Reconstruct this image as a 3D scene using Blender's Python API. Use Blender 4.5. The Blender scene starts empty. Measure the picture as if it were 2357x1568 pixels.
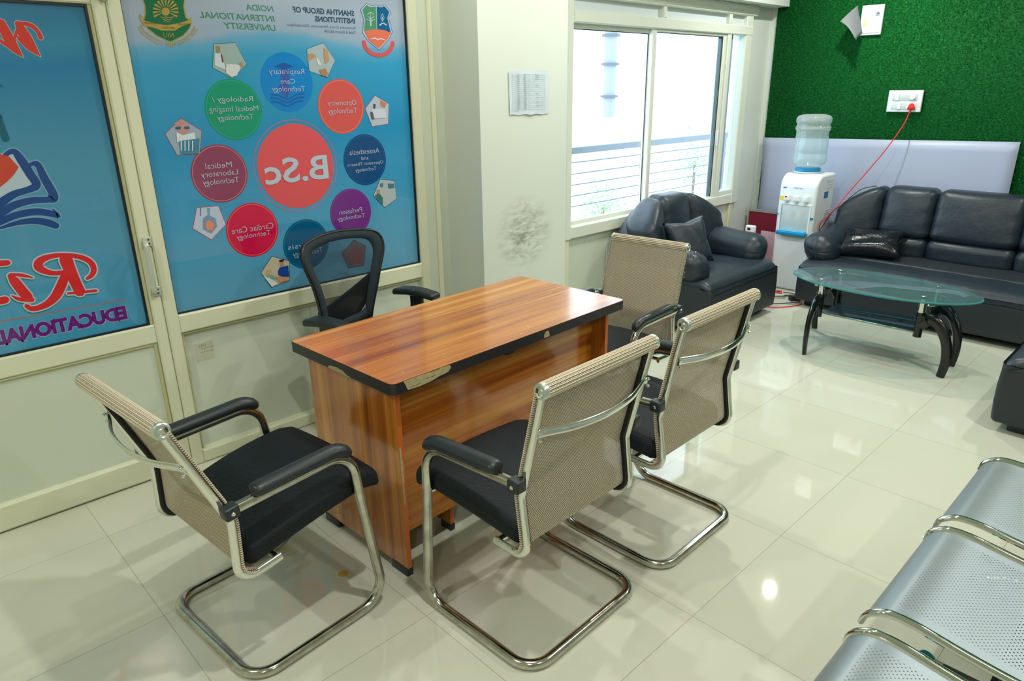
import bpy, bmesh, math, random
import numpy as np
from mathutils import Vector, Matrix
random.seed(7); rng = np.random.default_rng(7)
SC = bpy.context.scene
COL = SC.collection
PI = math.pi

# ---------------------------------------------------------------- camera
IW, IH = 2357.0, 1568.0
CF, CY, CP, CR = 1610.33, 0.806714, 0.3464, 0.013728
CAMZ = 1.587
def _cam_rows():
    cy, sy, cp, sp = math.cos(CY), math.sin(CY), math.cos(CP), math.sin(CP)
    fwd = Vector((cp*cy, cp*sy, -sp)); right = Vector((sy, -cy, 0)); down = fwd.cross(right)
    cr, sr = math.cos(CR), math.sin(CR)
    return cr*right+sr*down, -sr*right+cr*down, fwd
R_, D_, F_ = _cam_rows()
cam = bpy.data.cameras.new('camera'); cam.sensor_width = 36; cam.lens = CF/IW*36
cam.clip_start = 0.02; cam.clip_end = 200
co = bpy.data.objects.new('camera', cam); COL.objects.link(co)
m = Matrix((( R_.x, -D_.x, -F_.x, 0), (R_.y, -D_.y, -F_.y, 0), (R_.z, -D_.z, -F_.z, CAMZ), (0, 0, 0, 1)))
co.matrix_world = m
SC.camera = co
def ray(px, py):
    return R_*((px-IW/2)/CF) + D_*((py-IH/2)/CF) + F_
def on_y(px, py, Y):           # measured point on a plane Y = const
    d = ray(px, py); t = Y/d.y
    return Vector((d.x*t, Y, CAMZ+d.z*t))
def on_x(px, py, X):
    d = ray(px, py); t = X/d.x
    return Vector((X, d.y*t, CAMZ+d.z*t))
def on_z(px, py, Z=0.0):
    d = ray(px, py); t = (Z-CAMZ)/d.z
    return Vector((d.x*t, d.y*t, Z))

# ---------------------------------------------------------------- view, world, lights
SC.view_settings.view_transform = 'Standard'
SC.view_settings.look = 'None'
SC.view_settings.exposure = 0.18
SC.view_settings.gamma = 1.0
SC.cycles.use_denoising = True
SC.cycles.max_bounces = 10
SC.cycles.transparent_max_bounces = 16
SC.cycles.sample_clamp_indirect = 6.0
W = bpy.data.worlds.new('world'); SC.world = W; W.use_nodes = True
bg = W.node_tree.nodes['Background']
bg.inputs[0].default_value = (0.70, 0.86, 1.0, 1); bg.inputs[1].default_value = 4.6

CEIL = 2.72
def area(name, loc, size, power, color, rot=(0, 0, 0), shape='DISK', size_y=None):
    l = bpy.data.lights.new(name, 'AREA'); l.shape = shape; l.size = size
    if size_y: l.size_y = size_y
    l.energy = power; l.color = color
    o = bpy.data.objects.new(name, l); COL.objects.link(o); o.location = loc; o.rotation_euler = rot
    return o
LCOL = (1.0, 0.985, 0.91)
for (x, y, p) in ((5.25, 2.15, 23), (5.15, 0.2, 19), (3.2, 1.9, 20), (3.2, -0.2, 24), (1.0, 0.9, 19),
                  (0.9, -1.2, 18), (-1.0, 1.6, 20), (-1.0, -0.8, 13), (2.1, 2.3, 10)):
    area('downlight', (x, y, CEIL-0.012), 0.07, p, LCOL)
pw = area('window_portal', (4.5, 3.32, 1.35), 2.0, 1.0, (1, 1, 1), rot=(-PI/2, 0, 0), shape='RECTANGLE', size_y=1.25)
pw.data.cycles.is_portal = True

# ---------------------------------------------------------------- materials
def s2l(c):
    return tuple(((v/255)/12.92 if v/255 <= 0.04045 else ((v/255+0.055)/1.055)**2.4) for v in c)
MATS = {}
class NT:
    def __init__(s, mat): s.nt = mat.node_tree; s.n = s.nt.nodes; s.l = s.nt.links
    def new(s, t, **kw):
        n = s.n.new(t)
        for k, v in kw.items(): setattr(n, k, v)
        return n
    def val(s, sock, v):
        if isinstance(v, bpy.types.NodeSocket): s.l.new(v, sock)
        else: sock.default_value = v
    def math(s, op, a, b=0.0, c=0.0):
        n = s.new('ShaderNodeMath', operation=op)
        s.val(n.inputs[0], a); s.val(n.inputs[1], b); s.val(n.inputs[2], c)
        return n.outputs[0]
    def mix(s, f, a, b):
        n = s.new('ShaderNodeMix', data_type='RGBA')
        s.val(n.inputs[0], f); s.val(n.inputs[6], a if isinstance(a, bpy.types.NodeSocket) else (*a, 1)); s.val(n.inputs[7], b if isinstance(b, bpy.types.NodeSocket) else (*b, 1))
        return n.outputs[2]
    def coords(s, kind='Object', scale=(1, 1, 1), loc=(0, 0, 0), rot=(0, 0, 0)):
        t = s.new('ShaderNodeTexCoord'); mp = s.new('ShaderNodeMapping')
        mp.inputs['Scale'].default_value = scale; mp.inputs['Location'].default_value = loc; mp.inputs['Rotation'].default_value = rot
        s.l.new(t.outputs[kind], mp.inputs[0]); return mp.outputs[0]
    def noise(s, vec, scale, detail=3, rough=0.55, dist=0.0):
        n = s.new('ShaderNodeTexNoise'); s.l.new(vec, n.inputs['Vector'])
        n.inputs['Scale'].default_value = scale; n.inputs['Detail'].default_value = detail
        n.inputs['Roughness'].default_value = rough; n.inputs['Distortion'].default_value = dist
        return n.outputs[0]
    def ramp(s, f, stops):
        n = s.new('ShaderNodeValToRGB'); e = n.color_ramp.elements
        while len(e) < len(stops): e.new(0.5)
        for i, (p, c) in enumerate(stops): e[i].position = p; e[i].color = (*c, 1) if len(c) == 3 else c
        s.val(n.inputs[0], f); return n.outputs[0]
def mat(name, rgb=(200, 200, 200), rough=0.5, metal=0.0, bump=None, coat=0.0, spec=0.5, trans=0.0, vary=None, rvary=None):
    """rgb in 0-255; bump=(scale,strength,distance); vary=(scale,amount,rgb2)"""
    if name in MATS: return MATS[name]
    mt = bpy.data.materials.new(name); mt.use_nodes = True; t = NT(mt); b = t.n['Principled BSDF']
    b.inputs['Base Color'].default_value = (*s2l(rgb), 1)
    b.inputs['Roughness'].default_value = rough; b.inputs['Metallic'].default_value = metal
    b.inputs['Coat Weight'].default_value = coat; b.inputs['Coat Roughness'].default_value = 0.06
    b.inputs['Specular IOR Level'].default_value = spec; b.inputs['Transmission Weight'].default_value = trans
    v = None
    if vary or bump or rvary: v = t.coords()
    if vary:
        f = t.ramp(t.noise(v, vary[0], 5, 0.6), [(0.35, (0, 0, 0)), (0.75, (1, 1, 1))])
        f2 = t.math('MULTIPLY', f, vary[1])
        t.l.new(t.mix(f2, s2l(rgb), s2l(vary[2])), b.inputs['Base Color'])
    if rvary:
        f = t.noise(v, rvary[0], 4)
        t.l.new(t.math('ADD', rough, t.math('MULTIPLY', t.math('SUBTRACT', f, 0.4), rvary[1])), b.inputs['Roughness'])
    if bump:
        n = t.new('ShaderNodeBump'); n.inputs['Strength'].default_value = bump[1]; n.inputs['Distance'].default_value = bump[2]
        t.l.new(t.noise(v, bump[0], 4), n.inputs['Height']); t.l.new(n.outputs[0], b.inputs['Normal'])
    MATS[name] = mt; return mt

PVC = mat('cream_pvc', (218, 222, 194), 0.42, vary=(2.2, 0.25, (204, 206, 174)), bump=(30, 0.04, 0.002))
PVCP = mat('cream_pvc_panel', (206, 216, 200), 0.45, vary=(1.6, 0.4, (190, 194, 166)))
PVCW = mat('white_pvc', (222, 228, 216), 0.4)
PVCD = mat('aged_pvc_bead', (190, 189, 146), 0.5)
PAINT = mat('white_paint', (214, 223, 217), 0.6, bump=(14, 0.08, 0.004), vary=(1.5, 0.3, (200, 210, 196)))
BACKW = mat('plain_wall', (205, 208, 190), 0.7)
GASKET = mat('black_gasket', (20, 26, 34), 0.4)
CHROME = mat('chrome', (226, 228, 220), 0.13, 1.0, rvary=(18, 0.18))
CHROMED = mat('worn_chrome', (208, 208, 198), 0.14, 1.0, vary=(22, 0.55, (128, 106, 82)), rvary=(20, 0.3))
CHROMEW = mat('bright_chrome', (225, 228, 225), 0.08, 1.0)
BPLAST = mat('black_plastic', (34, 41, 44), 0.38, bump=(400, 0.10, 0.001))
BSATIN = mat('black_rubber', (14, 17, 18), 0.5)
LEATHER = mat('black_leather', (26, 40, 50), 0.40, bump=(16, 0.30, 0.012), rvary=(6, 0.18), vary=(45, 0.16, (64, 74, 84)))
LEATHD = mat('black_leather_side', (34, 42, 48), 0.5, bump=(60, 0.10, 0.004))
LACQ = mat('black_lacquer', (14, 17, 19), 0.22, coat=0.15)
WPLAST = mat('white_plastic', (226, 234, 236), 0.28)
WPLAST2 = mat('pale_grey_plastic', (196, 208, 208), 0.35)
CYAN = mat('cyan_plastic', (20, 140, 196), 0.35)
RED = mat('red_plastic', (205, 30, 34), 0.35)
REDCORD = mat('red_cord_pvc', (222, 40, 34), 0.4)
GREYM = mat('galvanised_grey', (150, 160, 172), 0.5)
RAILM = mat('railing_grey', (104, 110, 118), 0.6)
STEEL = mat('brushed_steel', (196, 204, 208), 0.28, 1.0)

def two_side_alpha(name, build):
    mt = bpy.data.materials.new(name); mt.use_nodes = True; t = NT(mt)
    b = t.n['Principled BSDF']; out = t.n['Material Output']
    fac = build(t, b)                      # fac = how opaque
    tr = t.new('ShaderNodeBsdfTransparent'); mx = t.new('ShaderNodeMixShader')
    t.val(mx.inputs[0], fac); t.l.new(tr.outputs[0], mx.inputs[1]); t.l.new(b.outputs[0], mx.inputs[2])
    t.l.new(mx.outputs[0], out.inputs[0]); MATS[name] = mt; return mt

def mesh_fab(t, b):                        # cream woven sling mesh with dark gaps, laid out in metres along the UV map
    v = t.coords('UV')
    br = t.new('ShaderNodeTexBrick', offset=0.5, squash=1.0); t.l.new(v, br.inputs['Vector'])
    br.inputs['Scale'].default_value = 1.0; br.inputs['Brick Width'].default_value = 0.0056; br.inputs['Row Height'].default_value = 0.0042
    br.inputs['Mortar Size'].default_value = 0.00098; br.inputs['Mortar Smooth'].default_value = 0.3; br.inputs['Bias'].default_value = 0.0
    br.inputs['Color1'].default_value = (*s2l((236, 226, 200)), 1); br.inputs['Color2'].default_value = (*s2l((224, 213, 186)), 1)
    br.inputs['Mortar'].default_value = (*s2l((96, 80, 60)), 1)
    t.l.new(br.outputs['Color'], b.inputs['Base Color']); b.inputs['Roughness'].default_value = 0.7
    return t.math('SUBTRACT', 1.0, t.math('MULTIPLY', br.outputs['Fac'], 0.42))
MESHF = two_side_alpha('cream_sling_mesh', mesh_fab)
def black_net(t, b):
    b.inputs['Base Color'].default_value = (*s2l((16, 24, 28)), 1); b.inputs['Roughness'].default_value = 0.6
    v = t.coords('UV', scale=(1/0.0034,)*3)
    f = t.new('ShaderNodeVectorMath', operation='FRACTION'); t.l.new(v, f.inputs[0])
    s = t.new('ShaderNodeVectorMath', operation='DISTANCE'); t.l.new(f.outputs[0], s.inputs[0]); s.inputs[1].default_value = (0.5, 0.5, 0)
    hole = t.math('LESS_THAN', s.outputs['Value'], 0.43)
    return t.math('SUBTRACT', 1.0, t.math('MULTIPLY', hole, 0.85))
NET = two_side_alpha('black_netting', black_net)
def perf(t, b):
    b.inputs['Base Color'].default_value = (*s2l((142, 154, 160)), 1); b.inputs['Roughness'].default_value = 0.42; b.inputs['Metallic'].default_value = 0.65
    tc = t.new('ShaderNodeTexCoord'); sp = t.new('ShaderNodeSeparateXYZ'); t.l.new(tc.outputs['UV'], sp.inputs[0])
    hole = None
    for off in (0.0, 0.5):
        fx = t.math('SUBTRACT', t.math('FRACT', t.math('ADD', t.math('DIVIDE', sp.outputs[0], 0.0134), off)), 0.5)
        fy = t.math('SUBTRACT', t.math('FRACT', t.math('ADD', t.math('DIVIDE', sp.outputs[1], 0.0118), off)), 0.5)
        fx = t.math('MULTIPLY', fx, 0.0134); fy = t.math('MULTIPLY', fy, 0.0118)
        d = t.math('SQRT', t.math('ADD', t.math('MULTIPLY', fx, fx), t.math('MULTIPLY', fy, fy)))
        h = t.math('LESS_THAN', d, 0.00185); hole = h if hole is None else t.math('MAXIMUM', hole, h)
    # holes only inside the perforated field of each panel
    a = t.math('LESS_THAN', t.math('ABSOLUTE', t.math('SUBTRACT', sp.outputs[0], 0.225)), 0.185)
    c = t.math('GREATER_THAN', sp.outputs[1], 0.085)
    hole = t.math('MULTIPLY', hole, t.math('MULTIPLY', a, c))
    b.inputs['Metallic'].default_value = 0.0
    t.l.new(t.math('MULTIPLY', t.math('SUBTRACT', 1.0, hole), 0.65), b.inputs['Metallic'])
    t.l.new(t.mix(hole, s2l((142, 154, 160)), s2l((38, 46, 50))), b.inputs['Base Color'])      # holes painted dark for the shade on their walls and below the seat
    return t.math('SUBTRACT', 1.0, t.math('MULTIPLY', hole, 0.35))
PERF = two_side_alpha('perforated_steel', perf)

def glassm(name, tint, gl=0.05, opac=0.0):
    mt = bpy.data.materials.new(name); mt.use_nodes = True; t = NT(mt); out = t.n['Material Output']
    t.n.remove(t.n['Principled BSDF'])
    tr = t.new('ShaderNodeBsdfTransparent'); tr.inputs[0].default_value = (*tint, 1)
    g = t.new('ShaderNodeBsdfGlossy'); g.inputs['Roughness'].default_value = gl
    fr = t.new('ShaderNodeFresnel'); ge = t.new('ShaderNodeNewGeometry')      # same reflectance entering and leaving the pane
    t.l.new(t.math('ADD', 1.5, t.math('MULTIPLY', ge.outputs['Backfacing'], 1/1.5-1.5)), fr.inputs[0])
    mx = t.new('ShaderNodeMixShader'); t.l.new(fr.outputs[0], mx.inputs[0]); t.l.new(tr.outputs[0], mx.inputs[1]); t.l.new(g.outputs[0], mx.inputs[2])
    res = mx.outputs[0]
    if opac:
        d = t.new('ShaderNodeBsdfDiffuse'); d.inputs[0].default_value = (*tint, 1)
        m2 = t.new('ShaderNodeMixShader'); m2.inputs[0].default_value = opac
        t.l.new(res, m2.inputs[1]); t.l.new(d.outputs[0], m2.inputs[2]); res = m2.outputs[0]
    t.l.new(res, out.inputs[0]); MATS[name] = mt; return mt
WGLASS = glassm('window_glass', (0.96, 0.98, 0.98), 0.02)
TGLASS = glassm('table_glass', (0.42, 0.66, 0.68), 0.02, 0.10)
SGLASS = glassm('dark_shelf_glass', (0.10, 0.13, 0.16), 0.03, 0.3)
BOTTLE = glassm('bottle_plastic', (0.86, 0.93, 0.94), 0.08, 0.24)
FROST = mat('frosted_sheet', (206, 218, 220), 0.6)

def wood(name, axis):
    mt = bpy.data.materials.new(name); mt.use_nodes = True; t = NT(mt); b = t.n['Principled BSDF']
    sc = {'x': (0.32, 13, 13), 'z': (13, 13, 0.32)}[axis]
    v = t.coords('Object', scale=sc)
    n1 = t.noise(v, 1.5, 3, 0.6, 0.35); 
    sc2 = {'x': (1.4, 90, 90), 'z': (90, 90, 1.4)}[axis]
    n2 = t.noise(t.coords('Object', scale=sc2, loc=(3, 1, 2)), 1.5, 3, 0.6)
    base = t.ramp(n1, [(0.25, s2l((134, 70, 20))), (0.43, s2l((176, 98, 30))), (0.57, s2l((202, 126, 42))), (0.74, s2l((230, 166, 72)))])
    f = t.math('MULTIPLY', t.ramp(n2, [(0.35, (1, 1, 1)), (0.6, (0, 0, 0))]), 0.26)
    t.l.new(t.mix(f, base, s2l((104, 44, 16))), b.inputs['Base Color'])
    b.inputs['Roughness'].default_value = 0.22; b.inputs['Coat Weight'].default_value = 0.6; b.inputs['Coat Roughness'].default_value = 0.11
    MATS[name] = mt; return mt
WOODX = wood('teak_laminate', 'x'); WOODZ = wood('teak_laminate_upright', 'z')
WEDGE = mat('wood_edge_band', (196, 104, 44), 0.4)
CHIP = mat('bare_chipboard', (186, 172, 128), 0.8, vary=(60, 0.6, (140, 124, 84)))

def seatfab():
    mt = bpy.data.materials.new('black_knit'); mt.use_nodes = True; t = NT(mt); b = t.n['Principled BSDF']
    v = t.coords('Object')
    sp = t.new('ShaderNodeSeparateXYZ'); t.l.new(v, sp.inputs[0]); best = None
    for off in (0.0, 0.5):                      # staggered little cells of the knit
        fx = t.math('SUBTRACT', t.math('FRACT', t.math('ADD', t.math('DIVIDE', sp.outputs[0], 0.0100), off)), 0.5)
        yz = t.math('ADD', sp.outputs[1], t.math('MULTIPLY', sp.outputs[2], 0.9))
        fy = t.math('SUBTRACT', t.math('FRACT', t.math('ADD', t.math('DIVIDE', yz, 0.0088), off)), 0.5)
        d = t.math('SQRT', t.math('ADD', t.math('MULTIPLY', fx, fx), t.math('MULTIPLY', fy, fy)))
        best = d if best is None else t.math('MINIMUM', best, d)
    t.l.new(t.ramp(best, [(0.12, s2l((7, 10, 12))), (0.42, s2l((28, 38, 43)))]), b.inputs['Base Color'])
    bp = t.new('ShaderNodeBump'); bp.inputs['Strength'].default_value = 0.5; bp.inputs['Distance'].default_value = 0.0012
    t.l.new(best, bp.inputs['Height']); t.l.new(bp.outputs[0], b.inputs['Normal'])
    b.inputs['Roughness'].default_value = 0.62; b.inputs['Specular IOR Level'].default_value = 0.25
    MATS['black_knit'] = mt; return mt
KNIT = seatfab()

def floorm():
    mt = bpy.data.materials.new('polished_tiles'); mt.use_nodes = True; t = NT(mt); b = t.n['Principled BSDF']
    v = t.coords('Object', loc=(-0.445, -0.905, 0))
    br = t.new('ShaderNodeTexBrick', offset=0.0); t.l.new(v, br.inputs['Vector'])
    br.inputs['Scale'].default_value = 1; br.inputs['Brick Width'].default_value = 0.6; br.inputs['Row Height'].default_value = 0.6
    br.inputs['Mortar Size'].default_value = 0.0009; br.inputs['Mortar Smooth'].default_value = 0.2; br.inputs['Bias'].default_value = 0
    br.inputs['Color1'].default_value = (*s2l((207, 209, 192)), 1); br.inputs['Color2'].default_value = (*s2l((202, 205, 188)), 1)
    br.inputs['Mortar'].default_value = (*s2l((142, 137, 112)), 1)
    n = t.ramp(t.noise(v, 1.1, 5, 0.65), [(0.3, (0, 0, 0)), (0.75, (1, 1, 1))])
    t.l.new(t.mix(t.math('MULTIPLY', n, 0.25), br.outputs['Color'], s2l((194, 193, 172))), b.inputs['Base Color'])
    r = t.math('ADD', 0.018, t.math('MULTIPLY', t.noise(v, 3.0, 4), 0.036))
    t.l.new(r, b.inputs['Roughness']); b.inputs['Specular IOR Level'].default_value = 0.55
    MATS['polished_tiles'] = mt; return mt
FLOORM = floorm()

# ---------------------------------------------------------------- mesh helpers
def tag(o, label=None, cat=None, group=None, kind=None):
    if label: o['label'] = label
    if cat: o['category'] = cat
    if group: o['group'] = group
    if kind: o['kind'] = kind
    return o
def obj(name, V, Fc, mt, parent=None, smooth=None, uv=None, mats=None, fm=None):
    me = bpy.data.meshes.new(name); me.from_pydata([tuple(v) for v in V], [], Fc); me.update()
    me.materials.append(mt)
    if mats:
        for x in mats: me.materials.append(x)
    if fm: me.polygons.foreach_set('material_index', fm)
    if uv is not None:
        ul = me.uv_layers.new(name='UVMap')
        for lp in me.loops: ul.data[lp.index].uv = uv[lp.vertex_index]
    if smooth is not None:
        me.shade_smooth(); me.set_sharp_from_angle(angle=math.radians(smooth))
    o = bpy.data.objects.new(name, me); COL.objects.link(o)
    if parent: o.parent = parent
    return o
def thing(name, label, cat, loc=(0, 0, 0), rz=0.0, group=None):
    o = bpy.data.objects.new(name, None); o.empty_display_size = 0.1; COL.objects.link(o)
    o.location = loc; o.rotation_euler = (0, 0, rz); tag(o, label, cat, group); return o
class MB:
    def __init__(s): s.V = []; s.F = []; s.uv = []
    def add(s, V, F):
        n = len(s.V); s.V += [Vector(v) for v in V]; s.F += [tuple(i+n for i in f) for f in F]; return s
    def box(s, x0, x1, y0, y1, z0, z1):
        return s.add([(x0,y0,z0),(x1,y0,z0),(x1,y1,z0),(x0,y1,z0),(x0,y0,z1),(x1,y0,z1),(x1,y1,z1),(x0,y1,z1)],
              [(0,3,2,1),(4,5,6,7),(0,1,5,4),(1,2,6,5),(2,3,7,6),(3,0,4,7)])
    def tube(s, P, r, n=12, closed=False, rb=None, caps=True, up=None, taper=None):
        """sweep a circle (or ellipse r x rb) along P"""
        P = [Vector(p) for p in P]; N = len(P); rb = rb or r
        T = []
        for i in range(N):
            a = P[(i-1) % N] if (closed or i > 0) else P[i]; b = P[(i+1) % N] if (closed or i < N-1) else P[i]
            T.append((b-a).normalized())
        ref = Vector(up) if up else (Vector((0, 0, 1)) if abs(T[0].z) < 0.9 else Vector((0, 1, 0)))
        V = []; u = (ref-ref.dot(T[0])*T[0]).normalized()
        for i in range(N):
            if up: u = (Vector(up)-Vector(up).dot(T[i])*T[i]).normalized()
            else: u = (u-u.dot(T[i])*T[i]).normalized()
            w = T[i].cross(u); k = taper[i] if taper else 1.0
            for j in range(n):
                a = 2*PI*j/n; V.append(P[i]+u*(math.cos(a)*r*k)+w*(math.sin(a)*rb*k))
        F = []
        for i in range(N if closed else N-1):
            for j in range(n):
                a = i*n+j; b = i*n+(j+1) % n; c = ((i+1) % N)*n+(j+1) % n; d = ((i+1) % N)*n+j
                F.append((a, b, c, d))
        if caps and not closed:
            F.append(tuple(range(n))[::-1]); F.append(tuple((N-1)*n+j for j in range(n)))
        return s.add(V, F)
    def lathe(s, prof, n=32, c=(0, 0, 0)):
        V = []; F = []; c = Vector(c)
        for (r, z) in prof:
            for j in range(n): V.append(c+Vector((r*math.cos(2*PI*j/n), r*math.sin(2*PI*j/n), z)))
        for i in range(len(prof)-1):
            for j in range(n): F.append((i*n+j, i*n+(j+1) % n, (i+1)*n+(j+1) % n, (i+1)*n+j))
        if prof[0][0] > 1e-5: F.append(tuple(range(n))[::-1])
        if prof[-1][0] > 1e-5: F.append(tuple((len(prof)-1)*n+j for j in range(n)))
        return s.add(V, F)
    def prism(s, poly, d, axis='y', at=0.0):
        """2-D polygon extruded by d; axis y: poly=(x,z) at y=at"""
        n = len(poly)
        def mk(p, q):
            return {'y': (p[0], q, p[1]), 'z': (p[0], p[1], q), 'x': (q, p[0], p[1])}[axis]
        V = [mk(p, at) for p in poly]+[mk(p, at+d) for p in poly]
        F = [tuple(range(n)), tuple(range(2*n-1, n-1, -1))]+[(i, n+i, n+(i+1) % n, (i+1) % n) for i in range(n)]
        return s.add(V, F)
    def rbox(s, c, half, r, n=3, k=3, fn=None):
        """rounded box on a fine grid so it can be warped by fn"""
        def axis(h):
            r_ = min(r, h*0.999); inner = h-r_
            e = [inner+r_*math.tan(PI/4*i/k) for i in range(1, k+1)]
            mid = [inner*(2*i/n-1) for i in range(n+1)]
            return [-x for x in reversed(e)]+mid+e
        A = [axis(h) for h in half]; idx = {}; V = []; F = []
        def vert(p):
            key = tuple(round(x, 6) for x in p)
            if key in idx: return idx[key]
            q = Vector([max(-(h-min(r, h*.999)), min(h-min(r, h*.999), x)) for x, h in zip(p, half)])
            d = Vector(p)-q
            v = q+d.normalized()*min(r, min(half)*.999 if r > min(half) else r) if d.length > 1e-9 else Vector(p)
            v = v if not fn else Vector(fn(v.x, v.y, v.z))
            idx[key] = len(V); V.append(v+Vector(c)); return idx[key]
        for ax in range(3):
            a, b = (ax+1) % 3, (ax+2) % 3
            for sg in (-1, 1):
                for i in range(len(A[a])-1):
                    for j in range(len(A[b])-1):
                        q = []
                        for (ii, jj) in ((i, j), (i+1, j), (i+1, j+1), (i, j+1)):
                            p = [0, 0, 0]; p[ax] = sg*half[ax]; p[a] = A[a][ii]; p[b] = A[b][jj]; q.append(vert(p))
                        if sg < 0: q.reverse()
                        if len(set(q)) == 4: F.append(tuple(q))
        return s.add(V, F)
    def xf(s, M):
        s.V = [M @ v for v in s.V]; return s
    def obj(s, name, mt, parent=None, smooth=35, **kw):
        return obj(name, s.V, s.F, mt, parent, smooth, **kw)
def fillet(P, rad, n=6, closed=False):
    """round the corners of a polyline; rad = number or list per vertex"""
    P = [Vector(p) for p in P]; N = len(P); out = []
    for i in range(N):
        r = rad[i] if isinstance(rad, (list, tuple)) else rad
        if (not closed and i in (0, N-1)) or r <= 0: out.append(P[i]); continue
        a, b, c = P[i-1], P[i], P[(i+1) % N]
        u = (a-b); v = (c-b); lu, lv = u.length, v.length; u.normalize(); v.normalize()
        ang = u.angle(v)
        if ang > PI-0.02: out.append(b); continue
        t = min(r/math.tan(ang/2), lu*0.48, lv*0.48)
        p0 = b+u*t; p1 = b+v*t; rr = t*math.tan(ang/2)
        cen = b+(u+v).normalized()*(rr/math.sin(ang/2))
        s0 = p0-cen; s1 = p1-cen; th = s0.angle(s1)
        for k in range(n+1):
            f = k/n; out.append(cen+(s0*math.sin((1-f)*th)+s1*math.sin(f*th))/math.sin(th))
    return out
def copy_tree(o, parent=None):
    c = o.copy(); COL.objects.link(c)
    if parent: c.parent = parent
    for ch in list(o.children): copy_tree(ch, c)
    return c
def structure(o): o['kind'] = 'structure'; return o

# ================================================================ ROOM SHELL
X0, X1, Y0, Y1 = -2.6, 6.05, -3.4, 3.03        # inner faces; window wall sits at 3.11
YW = 3.11
structure(MB().box(X0-.1, X1+.1, Y0-.1, YW+0.12, -0.10, 0.0).obj('floor', FLOORM))
structure(MB().box(X0-.1, X1+.1, Y0-.1, YW+0.12, CEIL, CEIL+0.1).obj('ceiling', BACKW))
structure(MB().box(X1, X1+0.1, Y0-.1, YW+0.12, 0, CEIL).obj('wall_right', PAINT))
structure(MB().box(X0-.1, X0, Y0-.1, YW+0.12, 0, CEIL).obj('wall_near', BACKW))
structure(MB().box(X0, X1, Y0-.1, Y0, 0, CEIL).obj('wall_back', BACKW))
# partition wall with the door and the poster window: solid parts above the glazing, behind the frames
wl = MB()
wl.box(X0, -0.14, 3.045, 3.12, 0, CEIL); wl.box(-0.16, 0.895, 3.045, 3.12, 1.955, CEIL); wl.box(-0.15, 0.895, 3.05, 3.12, 0.0, 0.66); wl.box(0.895, 2.44, 3.05, 3.12, 2.30, CEIL)
wl.box(0.925, 2.225, 3.045, 3.11, 0.0, 0.66); wl.box(2.27, 2.44, 3.035, 3.11, 0, CEIL)
structure(wl.obj('wall_left', PVCP))
def bar(mb, x0, x1, z0, z1, y0, y1, b=0.006):
    """frame member with a small chamfer on its room side (y0 = room side)"""
    return mb.add([(x0,y1,z0),(x1,y1,z0),(x1,y1,z1),(x0,y1,z1),(x0,y0+b,z0),(x1,y0+b,z0),(x1,y0+b,z1),(x0,y0+b,z1),
                   (x0+b,y0,z0+b),(x1-b,y0,z0+b),(x1-b,y0,z1-b),(x0+b,y0,z1-b)],
        [(0,1,2,3),(0,4,5,1),(1,5,6,2),(2,6,7,3),(3,7,4,0),(4,8,9,5),(5,9,10,6),(6,10,11,7),(7,11,8,4),(8,11,10,9)])
# post between door and poster window
structure(bar(MB(), 0.885, 0.934, 0.0, CEIL, 3.005, 3.06).obj('trim_1', PVC))
# poster window frame
pf = MB(); bar(pf, 0.934, 2.222, 0.622, 0.702, 3.008, 3.06); bar(pf, 2.216, 2.276, 0.0, 2.34, 3.010, 3.06); bar(pf, 0.934, 2.216, 2.24, 2.34, 3.008, 3.06)
window2 = structure(pf.obj('window_2', PVC))
structure(bar(MB(), 2.345, 2.375, 0.0, CEIL, 3.012, 3.05, 0.012).obj('trim_2', PVC))
bd = MB(); bar(bd, 0.934, 0.948, 0.068, 0.622, 3.02, 3.05); bar(bd, 0.934, 2.216, 0.606, 0.622, 3.022, 3.05); obj_ = bd.obj('trim_3', PVCD); structure(obj_)
g = MB(); g.box(0.934, 2.216, 3.036, 3.042, 0.702, 2.24); g.obj('glass_pane', WGLASS, window2)
g = MB(); g.box(0.934, 0.940, 3.024, 3.036, 0.702, 2.24); g.box(2.209, 2.216, 3.024, 3.036, 0.702, 2.24); g.box(0.94, 2.209, 3.024, 3.036, 0.702, 0.708)
g.obj('glazing_gasket', GASKET, window2)
structure(bar(MB(), 0.934, 2.43, 0.0, 0.064, 3.005, 3.05, 0.008).obj('baseboard_left', PVC))
structure(MB().box(1.55, 1.553, 3.0435, 3.046, 0.064, 0.606).obj('trim_4', PVCD))

# ---- door
door = MB(); bar(door, 0.838, 0.884, 0.0, 1.97, 3.010, 3.05); bar(door, -0.15, -0.09, 0.0, 1.97, 3.010, 3.05)
bar(door, -0.09, 0.838, 0.604, 0.684, 3.012, 3.05); bar(door, -0.09, 0.838, 1.888, 1.97, 3.012, 3.05); bar(door, -0.09, 0.838, 0.004, 0.118, 3.008, 3.05, 0.010)
door = structure(door.obj('door_1', PVC))
MB().box(-0.09, 0.838, 3.030, 3.045, 0.118, 0.604).obj('door_panel', PVCP, door)
b = MB(); bar(b, 0.822, 0.838, 0.118, 0.604, 3.018, 3.04); bar(b, -0.09, 0.822, 0.590, 0.604, 3.018, 3.04); bar(b, 0.824, 0.838, 0.684, 1.888, 3.016, 3.045); b.obj('panel_bead', PVCD, door)
MB().box(-0.09, 0.824, 3.036, 3.042, 0.684, 1.888).obj('glass_pane', WGLASS, door)
g = MB(); g.box(0.816, 0.824, 3.022, 3.036, 0.684, 1.888); g.box(-0.09, 0.816, 3.022, 3.036, 0.684, 0.691); g.box(-0.09, 0.816, 3.022, 3.036, 1.880, 1.888)
g.obj('glazing_gasket', GASKET, door)
hp = on_y(345, 562, 3.0); hq = on_y(355, 662, 3.0)
h = MB(); hx = 0.862
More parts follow.
